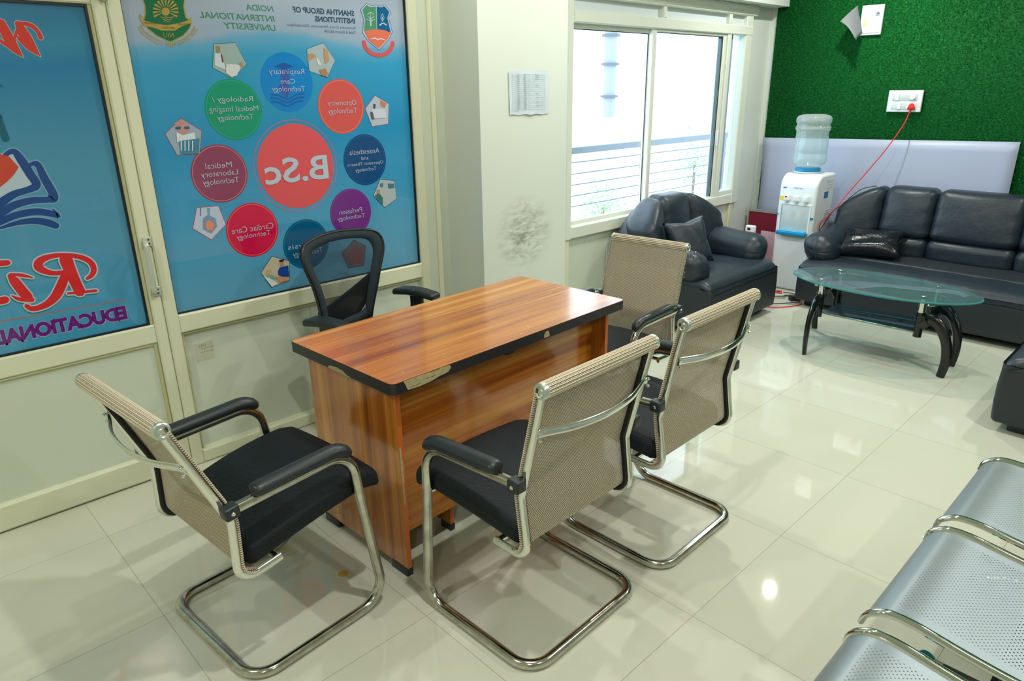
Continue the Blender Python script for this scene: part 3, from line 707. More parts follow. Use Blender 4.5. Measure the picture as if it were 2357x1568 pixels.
flat('shield_field', [px2(p, L(4)) for p in z4((1167, 354), (1240, 335), (1320, 330), (1400, 342), (1468, 372), (1436, 436), (1335, 545), (1222, 453))], L(4), ink((214, 112, 88)), sh)
W3 = ink((196, 204, 220))
strokes('tree_drawing', [[(600+x/4.9, y/4.9, w/4.9) for x, y, w in S] for S in (((1242, 285, 14), (1242, 220, 8), (1240, 150, 3)), ((1242, 220, 5), (1205, 180, 4)), ((1242, 215, 5), (1285, 180, 4)), ((1242, 240, 5), (1195, 215, 4)), ((1242, 240, 5), (1290, 215, 4)), ((1205, 165, 5), (1240, 140, 5), (1278, 165, 5)))], L(4), W3, sh)
strokes('lamp_drawing', [[(600+x/4.9, y/4.9, w/4.9) for x, y, w in S] for S in (((1372, 155, 4), (1355, 205, 4), (1382, 240, 4)), ((1372, 155, 4), (1392, 205, 4), (1365, 240, 4)), ((1372, 195, 8), (1372, 215, 8)), ((1345, 282, 12), (1380, 262, 8), (1415, 280, 12)))], L(4), W3, sh)
strokes('open_book_drawing', [[(600+x/4.9, y/4.9, w/4.9) for x, y, w in S] for S in (((1240, 440, 5), (1290, 432, 12), (1322, 448, 8)), ((1405, 452, 5), (1355, 436, 12), (1322, 448, 8)))], L(5), W3, sh)
strokes('red_scroll', [[(600+x/4.9, y/4.9, w/4.9) for x, y, w in ((1165, 480, 45), (1190, 545, 40), (1250, 600, 38), (1330, 622, 36), (1410, 605, 38), (1465, 555, 40), (1490, 490, 45))]], L(3), ink((206, 84, 88)), sh)

# door poster
dpo = thing('door_poster', 'blue printed poster with large red letters on the glass of the door', 'poster', (0, 0, 0))
DM = poster_mat('door_poster_blue', [(0.0, s2l((62, 156, 200))), (0.3, s2l((78, 152, 188))), (0.6, s2l((62, 142, 178))), (0.85, s2l((0, 122, 176))), (0.92, s2l((40, 136, 176))), (1.0, s2l((30, 122, 166)))], 0.69, 1.89)
flat('poster_sheet', [(-0.09, 0.691), (0.816, 0.691), (0.816, 1.880), (-0.09, 1.880)], YP, DM, dpo)
def zs_(ox, oy, s, S): return [(ox+x/s, oy+y/s, w/s) for x, y, w in S]
A = lambda S: zs_(0, 0, 3.484, S); B = lambda S: zs_(0, 400, 3.484, S)
REDI = ink((208, 30, 36)); GLOW = ink((178, 196, 214)); GRE = ink((10, 128, 100)); NV = ink((14, 66, 134))
wst = [A(S) for S in (((10, 185, 60), (60, 290, 75), (120, 390, 62), (183, 456, 6)), ((-60, 285, 14), (60, 365, 30), (183, 452, 8)),
    ((150, 195, 50), (200, 290, 78), (262, 385, 60), (323, 450, 6)), ((60, 330, 14), (150, 320, 6)), ((125, 280, 10), (220, 375, 34), (322, 448, 8)), ((97, 365, 8), (128, 270, 20), (136, 230, 10)),
    ((140, 185, 12), (200, 190, 30), (262, 212, 34), (305, 255, 30), (325, 300, 34)))]
wst = [[(x, y, w*1.22) for x, y, w in S] for S in wst]
wl_ = strokes('red_letter', wst, L(2), ink((206, 60, 50)), dpo); strokes('letter_outline', wst, L(1), GLOW, wl_, grow=3.2)
bk = [B(S) for S in (((40, -150, 26), (110, -180, 40), (170, -110, 58), (240, 0, 60), (292, 90, 56), (220, 130, 46), (110, 165, 50), (0, 240, 60), (-60, 300, 60)),
    ((240, -70, 22), (300, -80, 36), (350, 25, 52), (435, 185, 54), (380, 208, 42), (250, 215, 46), (110, 255, 50), (0, 325, 50), (-60, 370, 50)),
    ((425, 285, 8), (470, 340, 24), (400, 318, 44), (280, 305, 46), (130, 332, 45), (0, 388, 40), (-60, 425, 36)), ((445, 415, 46), (380, 392, 50), (280, 378, 42), (150, 392, 32), (0, 436, 14)))]
bk = [[(x, y, w*1.32) for x, y, w in S] for S in bk]
bo = strokes('book_emblem', bk, L(3), NV, dpo); strokes('emblem_outline', bk, L(1), ink((120, 164, 190)), bo, grow=7)
zb2 = zo(0, 400, 3.484)
flat('emblem_page', [px2(p, L(2)) for p in zb2((0, -160), (100, -165), (290, 90), (110, 150), (0, 215))], L(2), ink((176, 196, 210)), bo)
flat('emblem_heart', [px2(p, L(4)) for p in zb2((-60, -150), (0, -158), (70, -140), (150, -52), (110, 10), (60, 60), (0, 108), (-60, 120))], L(4), ink((196, 66, 50)), bo)
for S in (((0, 680, 14), (14, 690, 18)), ((-20, 920, 40), (8, 935, 30)), ((-10, 960, 60), (20, 1040, 58), (46, 1112, 62))): strokes('emblem_figure', [A(S)], L(4), ink((10, 92, 116)), bo)
rs = [B(S) for S in (((700, 840, 28), (738, 812, 42), (752, 760, 48), (720, 705, 48), (640, 668, 44), (520, 652, 36), (400, 665, 44), (322, 700, 62), (308, 748, 66), (370, 785, 50), (440, 798, 40), (520, 790, 40)),
    ((530, 692, 108), (562, 775, 100), (604, 870, 92), (640, 945, 92)), ((548, 960, 22), (770, 938, 26)), ((520, 820, 70), (490, 900, 82), (448, 980, 80), (385, 1040, 62), (310, 1075, 50), (250, 1082, 44), (214, 1060, 36)),
    ((85, 822, 50), (120, 865, 84), (170, 930, 90), (222, 990, 88), (252, 1012, 50)), ((86, 806, 24), (180, 815, 34), (262, 834, 12)), ((95, 978, 12), (150, 1005, 34), (230, 1018, 30)))]
rs += [B(S) for S in (((5, 718, 58), (60, 714, 52)), ((-40, 1030, 70), (40, 1012, 72)))]
ro = strokes('red_letter', rs, L(4), REDI, dpo); strokes('letter_shadow', [[(x-0.8, y+2.2, w) for x, y, w in S] for S in rs], L(2), GRE, ro, grow=7); strokes('letter_outline', rs, L(3), GLOW, ro, grow=7)
strokes('orange_rule', [B(((-60, 1196, 9), (500, 1098, 9), (1012, 1010, 7)))], L(1), ink((196, 100, 70)), dpo)
eo = txt('EDUCATIONAL', (-13, 774), (292, 724), 36, L(3), ink((104, 28, 124)), dpo, bold=0.05)
txt('EDUCATIONAL', (-15, 775), (294, 724.5), 40, L(2), ink((150, 164, 196)), eo, bold=0.085, name='lettering_outline')
# small sticker under the poster window
st = MB().box(0.990, 1.068, 3.0435, 3.045, 0.468, 0.548).obj('paper_sticker', mat('sticker_paper', (198, 200, 176), 0.6)); tag(st, 'faded little paper sticker on the cream panel under the wide poster', 'sticker')
DK = mat('faint_print', (110, 114, 104), 0.6)
txt('/LEO', (455, 795), (474, 797), 6, 3.0432, DK, st, mirror=False); 
for yy in (802, 810): txt('---------', (462, yy), (492, yy-3), 1.2, 3.0432, DK, st, mirror=False, name='printed_line')
# timetable on the pillar
tp = [on_y(x, y, 2.744) for x, y in ((1171, 164), (1262, 162), (1263, 262), (1174, 265))]
tt = MB(); V = []; n = 12
for i in range(n+1):
    for j in range(n+1):
        u, v = i/n, j/n; p = (tp[0]*(1-u)+tp[1]*u)*(1-v)+(tp[3]*(1-u)+tp[2]*u)*v
        p = Vector(p); p.y += 0.0022*math.sin(u*9+v*3)*math.sin(v*5); p.z += (0.003*math.sin(u*21)*(1 if j == n else 0)); V.append(p)
F = [(i*(n+1)+j, (i+1)*(n+1)+j, (i+1)*(n+1)+j+1, i*(n+1)+j+1) for i in range(n) for j in range(n)]
ti = obj('taped_timetable', V, F, mat('bluish_paper', (204, 218, 226), 0.6), None, 60); tag(ti, 'crinkled white timetable sheet taped to the white pillar', 'paper')
gl = MB(); YT = 2.7395
def q(u, v): p = (tp[0]*(1-u)+tp[1]*u)*(1-v)+(tp[3]*(1-u)+tp[2]*u)*v; return p
for k in range(18):
    v = 0.06+k*0.048
    a = q(0.07, v); c_ = q(0.90, v); gl.box(a.x, c_.x, YT, YT+0.0004, a.z-0.0006, a.z+0.0006)
for u in (0.07, 0.49, 0.90):
    a = q(u, 0.06); c_ = q(u, 0.876); gl.box(a.x-0.0005, a.x+0.0005, YT, YT+0.0004, c_.z, a.z)
n_lines = len(gl.F)
for k in range(17):
    v = 0.084+k*0.048
    for (u, w) in ((0.19, 0.06), (0.35, 0.06)) + (((0.66, 0.07),) if k in (0, 1, 2, 5, 9, 11, 13, 15) else ()):
        a = q(u, v); gl.box(a.x, a.x+w*0.3, YT, YT+0.0004, a.z-0.0012, a.z+0.0012)
gl.obj('timetable_print', mat('pale_ink', (184, 198, 208), 0.6), ti, mats=[mat('grey_ink', (150, 162, 170), 0.6)], fm=[0]*n_lines+[1]*(len(gl.F)-n_lines))

# ================================================================ ARTIFICIAL GRASS WALL
def turf():
    gx = X1-0.012; ya, yb, za, zb = -1.6, 3.055, 0.50, CEIL
    hole = [(2.205, 2.36, 1.925, 2.15), (1.830, 2.075, 1.375, 1.535)]
    N = 230000
    y = rng.uniform(ya, yb, N); z = rng.uniform(za, zb, N)
    keep = np.ones(N, bool)
    for (a, b, c, d) in hole: keep &= ~((y > a) & (y < b) & (z > c) & (z < d))
    keep &= ~((y > 1.3) & (y < 3.0) & (z < 1.12))
    y = y[keep]; z = z[keep]; n = len(y)
    ang = rng.uniform(-0.9, 0.9, n)+np.where(rng.random(n) < 0.25, PI, 0)
    ln = rng.uniform(0.007, 0.016, n); out = rng.uniform(0.006, 0.016, n); w = rng.uniform(0.0009, 0.0018, n)
    dy, dz = np.sin(ang), -np.cos(ang)
    P = np.empty((n, 3, 3)); 
    P[:, 0] = np.stack([np.full(n, gx), y-dz*w, z+dy*w], 1); P[:, 1] = np.stack([np.full(n, gx), y+dz*w, z-dy*w], 1)
    P[:, 2] = np.stack([gx-out, y+dy*ln, z+dz*ln], 1)
    V = np.concatenate([P.reshape(-1, 3), np.array([[gx, ya, za], [gx, yb, za], [gx, yb, zb], [gx, ya, zb], [X1-.001, ya, za], [X1-.001, yb, za], [X1-.001, yb, zb], [X1-.001, ya, zb]])])
    k = 3*n
    me = bpy.data.meshes.new('artificial_grass'); me.vertices.add(len(V)); me.vertices.foreach_set('co', V.ravel())
    quads = [k, k+3, k+2, k+1, k+4, k+5, k+6, k+7, k, k+1, k+5, k+4, k+1, k+2, k+6, k+5, k+2, k+3, k+7, k+6, k+3, k, k+4, k+7]
    li = np.concatenate([np.arange(k), quads]); me.loops.add(len(li)); me.loops.foreach_set('vertex_index', li)
    me.polygons.add(n+6); me.polygons.foreach_set('loop_start', np.concatenate([np.arange(n)*3, k+np.arange(6)*4]))
    me.materials.append(MATS['turf_green']); me.update(); me.validate()
    o = bpy.data.objects.new('artificial_grass', me); COL.objects.link(o); return o
mt = bpy.data.materials.new('turf_green'); mt.use_nodes = True; t = NT(mt); b = t.n['Principled BSDF']; MATS['turf_green'] = mt
v = t.coords('Object'); n1 = t.noise(t.coords('Object', scale=(1, 1, 2)), 55, 3, 0.7); n2 = t.noise(v, 2.2, 3)
c = t.ramp(n1, [(0.30, s2l((6, 58, 24))), (0.52, s2l((14, 98, 40))), (0.70, s2l((54, 138, 68)))])
t.l.new(t.mix(t.math('MULTIPLY', n2, 0.5), c, s2l((8, 88, 36))), b.inputs['Base Color']); b.inputs['Roughness'].default_value = 0.65
b.inputs['Specular IOR Level'].default_value = 0.12
tag(turf(), 'green artificial grass covering the wall above the white board and sofa', 'artificial grass', kind='stuff')

# bent white sheet leaning on the grass, behind the cooler and sofa
V = []; n = 24
for j in range(2):
    for i in range(n+1):
        u = i/n; yy = 3.058+(1.165-3.058)*u
        if j == 0: zz = 1.150+(1.190-1.150)*u; xx = 6.018
        else: zz = 0.44+0.02*u; xx = 5.995-0.02*math.sin(u*PI)
        V.append((xx, yy, zz))
m_ = 10; VV = []
for k in range(m_+1):
    f = k/m_
    for i in range(n+1):
        a = Vector(V[i]); b_ = Vector(V[n+1+i]); p = a*(1-f)+b_*f
        u = i/n; p.y -= 0.045*math.sin(f*PI*0.85)*(1-u)**3
        p.x -= 0.03*math.sin(f*PI)*(1-u)**2
        VV.append(p)
F = [(k*(n+1)+i, k*(n+1)+i+1, (k+1)*(n+1)+i+1, (k+1)*(n+1)+i) for k in range(m_) for i in range(n)]
o = obj('white_board_sheet', VV, F, mat('glossy_white_sheet', (168, 178, 204), 0.4), None, 60); tag(o, 'long thin white sheet standing against the grass wall behind the sofa', 'sheet')
sd = o.modifiers.new('thickness', 'SOLIDIFY'); sd.thickness = 0.003

# electrical panel with the flap of turf folded off it
XG = 6.022
ep = thing('electrical_panel', 'white flush electrical panel door high on the grass wall, half uncovered by a turf flap', 'electrical panel', (XG, 2.283, 2.037))
MB().rbox((0, 0, 0), (0.010, 0.080, 0.105), 0.004, 1, 2).obj('panel_frame', WPLAST, ep)
MB().rbox((-0.011, 0.0, 0), (0.004, 0.066, 0.090), 0.003, 1, 2).obj('panel_door', WPLAST, ep)
MB().rbox((-0.016, -0.042, 0.042), (0.002, 0.015, 0.013), 0.001, 1, 1).obj('panel_lock', GREYM, ep)
MB().rbox((-0.018, -0.046, 0.045), (0.002, 0.006, 0.004), 0.001, 1, 1).obj('lock_slot', BPLAST, ep)
o = obj('tape_mark', [(-0.0158, 0.030, -0.03), (-0.0158, 0.052, -0.045), (-0.0158, 0.056, -0.015), (-0.0158, 0.036, 0.0), (-0.0158, 0.022, -0.012)], [(0, 1, 2, 3, 4)], mat('yellow_stain', (214, 206, 150), 0.6), ep)
# flap: grid between measured corners, curling out from the wall
fc = [on_x(1975, 10, 6.0), on_x(1938, 50, 5.90), on_x(1975, 92, 5.90), on_x(1985, 76, 6.0)]
fc[0] = on_x(1975, 12, 6.0)
V = []; n = 8
for i in range(n+1):
    for j in range(n+1):
        u, v_ = i/n, j/n
        top = fc[0]*(1-u)+fc[1]*u; bot = fc[3]*(1-u)+fc[2]*u; p = top*(1-v_)+bot*v_
        p.x -= 0.035*math.sin(u*PI*0.6); p.z += 0.02*math.sin(v_*PI)*u; V.append(p)
F = [(i*(n+1)+j, (i+1)*(n+1)+j, (i+1)*(n+1)+j+1, i*(n+1)+j+1) for i in range(n) for j in range(n)]
fl = obj('turf_flap', V, F, mat('grey_turf_backing', (118, 124, 128), 0.7, bump=(150, 0.5, 0.004)), None, 60)
tag(fl, 'grey-backed flap of turf folded away from the electrical panel', 'turf flap'); sd = fl.modifiers.new('thickness', 'SOLIDIFY'); sd.thickness = 0.004

# switchboard and plug
sb = thing('switchboard', 'white switch and socket plate on the grass wall with red plug in it', 'switchboard', (XG-0.003, 1.953, 1.455))
MB().rbox((0, 0, 0), (0.012, 0.120, 0.078), 0.006, 1, 3).obj('plate', WPLAST, sb)
for z in (0.028, -0.036):
    MB().rbox((-0.012, 0.0, z), (0.003, 0.088, 0.025), 0.002, 1, 1).obj('module_bay', WPLAST2, sb)
for (y, z) in ((0.052, 0.028), (0.030, -0.036)):
    MB().rbox((-0.017, y, z), (0.004, 0.013, 0.022), 0.003, 1, 2).obj('rocker_switch', WPLAST, sb)
MB().lathe([(0, 0.012), (0.014, 0.012), (0.019, 0.008), (0.020, 0)], 24).xf(Matrix.Translation((-0.015, -0.055, 0.026)) @ Matrix.Rotation(-PI/2, 4, 'Y')).obj('regulator_knob', WPLAST, sb)
MB().rbox((-0.016, -0.052, -0.036), (0.002, 0.030, 0.023), 0.002, 1, 1).obj('socket', WPLAST, sb)
pgp = on_x(2098, 245, XG-0.03)
cordP = [Vector((pgp.x-0.01, pgp.y, pgp.z-0.02)), Vector((5.97, pgp.y+0.005, 1.36)), on_x(2078, 290, 5.92), on_x(2040, 343, 5.85), on_x(1990, 402, 5.78), on_x(1950, 447, 5.70), on_x(1925, 478, 5.63), on_x(1905, 498, 5.56), Vector((5.57, 2.28, 0.50)), Vector((5.72, 2.235, 0.25)), Vector((5.60, 2.225, 0.02))]
def smooth_path(P, k=6):
    P = [Vector(p) for p in P]; D = []
    for i in range(len(P)-1):
        p0 = P[max(i-1, 0)]; p1 = P[i]; p2 = P[i+1]; p3 = P[min(i+2, len(P)-1)]
        for j in range(k):
            t = j/k; D.append(0.5*((2*p1)+(-p0+p2)*t+(2*p0-5*p1+4*p2-p3)*t*t+(-p0+3*p1-3*p2+p3)*t**3))
    D.append(P[-1]); return D
rc = thing('red_power_cord', 'red power cord running from the wall switchboard down over the sofa corner', 'cord', (0, 0, 0))
MB().tube(smooth_path(cordP), 0.0042, 8).obj('cable', REDCORD, rc)
MB().rbox(tuple(pgp), (0.020, 0.020, 0.022), 0.010, 1, 3, fn=lambda x, y, z: (x, y*(1-0.45*(z/0.022)), z)).obj('plug', REDCORD, rc)
MB().tube([pgp+Vector((-0.005, 0, -0.018)), pgp+Vector((-0.010, 0.003, -0.045))], 0.008, 10).obj('plug_sleeve', REDCORD, rc)

# ================================================================ WATER COOLER
wc = thing('water_cooler', 'white floor standing water cooler with blue drip tray between the armchair and sofa', 'water cooler', (5.62, 2.44, 0))
def side_poly():   # (x, z) profile, front is -x, curved shoulder
    P = [(0.16, 0.0), (0.16, 0.925)]
    P += [(-0.055-0.10*math.sin(a), 0.825+0.10*math.cos(a)) for a in [PI/2*i/8 for i in range(9)]]
    P += [(-0.160, 0.70), (-0.160, 0.0)]; return P
bdy = MB(); bdy.prism(side_poly(), 0.30, 'y', -0.15)
body = obj('cooler_body', bdy.V, bdy.F, WPLAST, wc, 30); bv = body.modifiers.new('soft', 'BEVEL'); bv.width = 0.018; bv.segments = 3; bv.limit_method = 'ANGLE'; bv.angle_limit = 0.9
MB().rbox((-0.160, 0.0, 0.585), (0.004, 0.113, 0.105), 0.003, 1, 1).obj('dispensing_recess', WPLAST2, wc)
rf = MB(); rf.box(-0.170, -0.158, -0.125, -0.113, 0.475, 0.70); rf.box(-0.170, -0.158, 0.113, 0.125, 0.475, 0.70); rf.box(-0.170, -0.158, -0.113, 0.113, 0.690, 0.70); rf.obj('recess_frame', WPLAST, wc)
MB().rbox((-0.185, 0.0, 0.470), (0.030, 0.118, 0.014), 0.006, 1, 2).obj('drip_tray', CYAN, wc)
MB().rbox((-0.185, 0.0, 0.487), (0.024, 0.108, 0.002), 0.001, 1, 1).obj('tray_grille', mat('cyan_light', (60, 168, 210), 0.4), wc)
MB().box(-0.162, -0.1595, -0.14, 0.14, 0.444, 0.447).obj('panel_seam', GREYM, wc)
for k, y in enumerate((0.078, 0.0, -0.076)):
    tp_ = MB().rbox((-0.172, y, 0.742), (0.016, 0.019, 0.026), 0.012, 1, 3, fn=lambda x, yy, z: (x, yy*(1-0.3*z/0.026), z)).obj('tap', WPLAST, wc)
    MB().rbox((-0.176, y, 0.712), (0.007, 0.007, 0.012), 0.003, 1, 2).obj('tap_spout', WPLAST2, tp_)
    if k == 0: MB().rbox((-0.186, y, 0.752), (0.003, 0.009, 0.007), 0.003, 1, 2).obj('hot_tap_mark', RED, tp_)
MB().box(-0.1615, -0.159, 0.098, 0.138, 0.722, 0.752).obj('yellow_sticker', mat('yellow_sticker', (226, 212, 30), 0.5), wc)
MB().box(-0.1635, -0.1595, -0.148, -0.100, 0.588, 0.604).obj('blue_tape', CYAN, wc); MB().box(-0.1635, -0.1595, 0.138, 0.150, 0.60, 0.616).obj('blue_tape', CYAN, wc)
o = MB().box(-0.02, 0.05, -0.1525, -0.1495, 0.740, 0.790).obj('blue_side_label', mat('blue_label', (14, 110, 168), 0.4), wc)
V, Fq = text_geo('VOLTAS', 0.02); xs = max(v.x for v in V)
obj('brand_lettering', [(-0.1625+0.0, 0.038-v.x/xs*0.075, 0.8165+v.y*0.014) for v in V], Fq, mat('logo_blue', (110, 130, 180), 0.5), wc).rotation_euler = (0, 0, 0)
o = flat_ = obj('brand_leaf', [(-0.163, 0.12, 0.812), (-0.163, 0.095, 0.818), (-0.163, 0.088, 0.826), (-0.163, 0.116, 0.823)], [(0, 1, 2, 3)], mat('leaf_blue', (30, 90, 160), 0.4), wc)
lv = MB()
for k in range(7): lv.box(0.03, 0.12, -0.1525, -0.150, 0.53+k*0.018, 0.536+k*0.018)
for k in range(4): lv.box(0.0, 0.12, -0.1525, -0.150, 0.82+k*0.018, 0.826+k*0.018)
lv.obj('side_vents', WPLAST2, wc)
MB().lathe([(0.098, 0), (0.105, 0.004), (0.100, 0.012)], 32, (0.02, 0.02, 0.925)).obj('bottle_seat', WPLAST, wc)
bt = thing('water_bottle', 'clear twenty litre water bottle upturned on top of the white cooler', 'bottle', (5.64, 2.46, 0.9375))
R0 = 0.128
pr = [(0.075, 0.012), (0.085, 0.03), (0.118, 0.055), (R0, 0.085), (R0, 0.125), (R0-.005, 0.135), (R0-.005, 0.15), (R0, 0.16), (R0-.004, 0.215), (R0-.010, 0.30), (R0-.004, 0.31), (R0+.002, 0.318), (R0+.002, 0.335), (R0-.006, 0.345), (R0-.006, 0.362), (R0+.002, 0.37), (R0+.002, 0.40), (R0-.012, 0.418), (R0-.05, 0.428), (0.05, 0.426), (0.0, 0.420)]
MB().lathe(pr, 48).obj('bottle_shell', BOTTLE, bt, smooth=50)
wp_ = [(0.0, 0.02), (0.07, 0.02), (0.112, 0.058), (R0-.006, 0.088), (R0-.008, 0.31), (0.0, 0.312)]
MB().lathe(wp_, 40).obj('water', glassm('water_tint', (0.90, 0.96, 0.96), 0.05, 0.08), bt, smooth=50)
MB().lathe([(0.0, 0.0), (0.092, 0.0), (0.096, 0.004), (0.096, 0.020), (0.088, 0.026), (0.0, 0.026)], 40).obj('blue_collar', CYAN, bt)

# ================================================================ RED BOARD, RED STOOL AND SMALL THINGS BY THE WALL
nb = thing('notice_board', 'maroon pin board with aluminium frame leaning in the corner beside the cooler', 'board', (5.93, 2.83, 0))
MB().box(-0.010, 0.010, -0.22, 0.235, 0.02, 0.52).obj('felt', mat('maroon_felt', (128, 22, 50), 0.9), nb)
f = MB(); f.box(-0.014, 0.014, -0.235, 0.25, 0.52, 0.54); f.box(-0.014, 0.014, 0.235, 0.25, 0.0, 0.52); f.box(-0.014, 0.014, -0.235, -0.22, 0.0, 0.52); f.box(-0.014, 0.014, -0.22, 0.235, 0.0, 0.02)
f.obj('frame', mat('aluminium', (186, 192, 188), 0.35, 0.7), nb)
stl = thing('plastic_stool', 'red plastic stool half hidden behind the armchair', 'stool', (5.40, 2.86, 0))
MB().rbox((0, 0, 0.385), (0.145, 0.145, 0.014), 0.012, 2, 2).obj('seat', RED, stl)
for sx in (-1, 1):
    for sy in (-1, 1):
        MB().rbox((sx*0.118, sy*0.118, 0.187), (0.026, 0.026, 0.187), 0.010, 1, 2, fn=lambda x, y, z, a=sx, b_=sy: (x+a*0.014*(1-(z+.187)/.374), y+b_*0.014*(1-(z+.187)/.374), z)).obj('leg', RED, stl)
k = MB(); k.box(-0.12, 0.12, -0.130, -0.118, 0.20, 0.37); k.box(-0.12, 0.12, 0.118, 0.130, 0.20, 0.37); k.box(-0.130, -0.118, -0.118, 0.118, 0.20, 0.37); k.obj('skirt', RED, stl)
o = MB().lathe([(0, 0), (0.026, 0), (0.032, 0.05), (0.033, 0.052), (0.030, 0.052), (0.024, 0.004), (0, 0.004)], 20).obj('paper_cup', WPLAST); o.location = (5.36, 2.93, 0.40); tag(o, 'small white cup on the red stool', 'cup')
rt = thing('wall_adapter_box', 'white electrical box with dark sockets on the red stool', 'electrical box', (5.44, 2.79, 0.40))
MB().rbox((0, 0, 0.045), (0.022, 0.040, 0.044), 0.010, 1, 2).obj('case', WPLAST, rt); MB().rbox((-0.023, 0.005, 0.062), (0.002, 0.012, 0.010), 0.001, 1, 1).obj('socket', BPLAST, rt)
o = MB().box(-0.004, 0.004, -0.075, 0.085, 0.0, 0.42).obj('leaning_board', mat('pinkish_board', (196, 170, 178), 0.5)); o.location = (5.62, 2.70, 0.0); tag(o, 'pale pink board standing on edge between the red stool and the cooler', 'board')
# multi-plug box and tangled leads on the floor
ms = thing('extension_box', 'red and white extension box on the floor beside the cooler', 'extension box', (5.20, 2.43, 0), rz=0.5)
MB().rbox((0, 0, 0.018), (0.045, 0.085, 0.017), 0.006, 1, 2).obj('case', WPLAST, ms); MB().rbox((0, -0.015, 0.038), (0.038, 0.060, 0.006), 0.004, 1, 2).obj('top_plate', RED, ms)
for k in range(2): MB().rbox((0, -0.045+k*0.05, 0.045), (0.012, 0.012, 0.002), 0.001, 1, 1).obj('socket', BPLAST, ms)
ad = thing('power_adapter', 'small black power adapter among the leads by the sofa foot', 'adapter', (5.21, 2.25, 0), rz=0.9)
MB().rbox((0, 0, 0.022), (0.024, 0.040, 0.021), 0.006, 1, 2).obj('case', BPLAST, ad)
wr = [('thin red lead looped on the floor in front of the cooler', REDCORD, [(5.18, 2.50, .006), (4.99, 2.46, .006), (4.90, 2.30, .006), (5.02, 2.19, .006), (5.16, 2.17, .006), (5.24, 2.30, .012)]),
      ('dark lead curling across the floor from the extension box', mat('dark_cable', (52, 44, 44), 0.5), [(5.16, 2.52, .005), (4.99, 2.53, .005), (4.93, 2.38, .012), (5.04, 2.25, .014), (5.20, 2.20, .008), (5.29, 2.34, .005), (5.20, 2.34, .018)]),
      ('brown lead coiled close against the foot of the cooler', mat('brown_cable', (112, 74, 56), 0.5), [(5.30, 2.55, .006), (5.22, 2.60, .006), (5.12, 2.50, .02), (5.16, 2.36, .02), (5.30, 2.28, .02), (5.36, 2.40, .006), (5.28, 2.50, .006)])]
for lb, mm, P in wr: tag(MB().tube(smooth_path(P, 8), 0.0038, 8).obj('power_lead', mm), lb, 'cable')

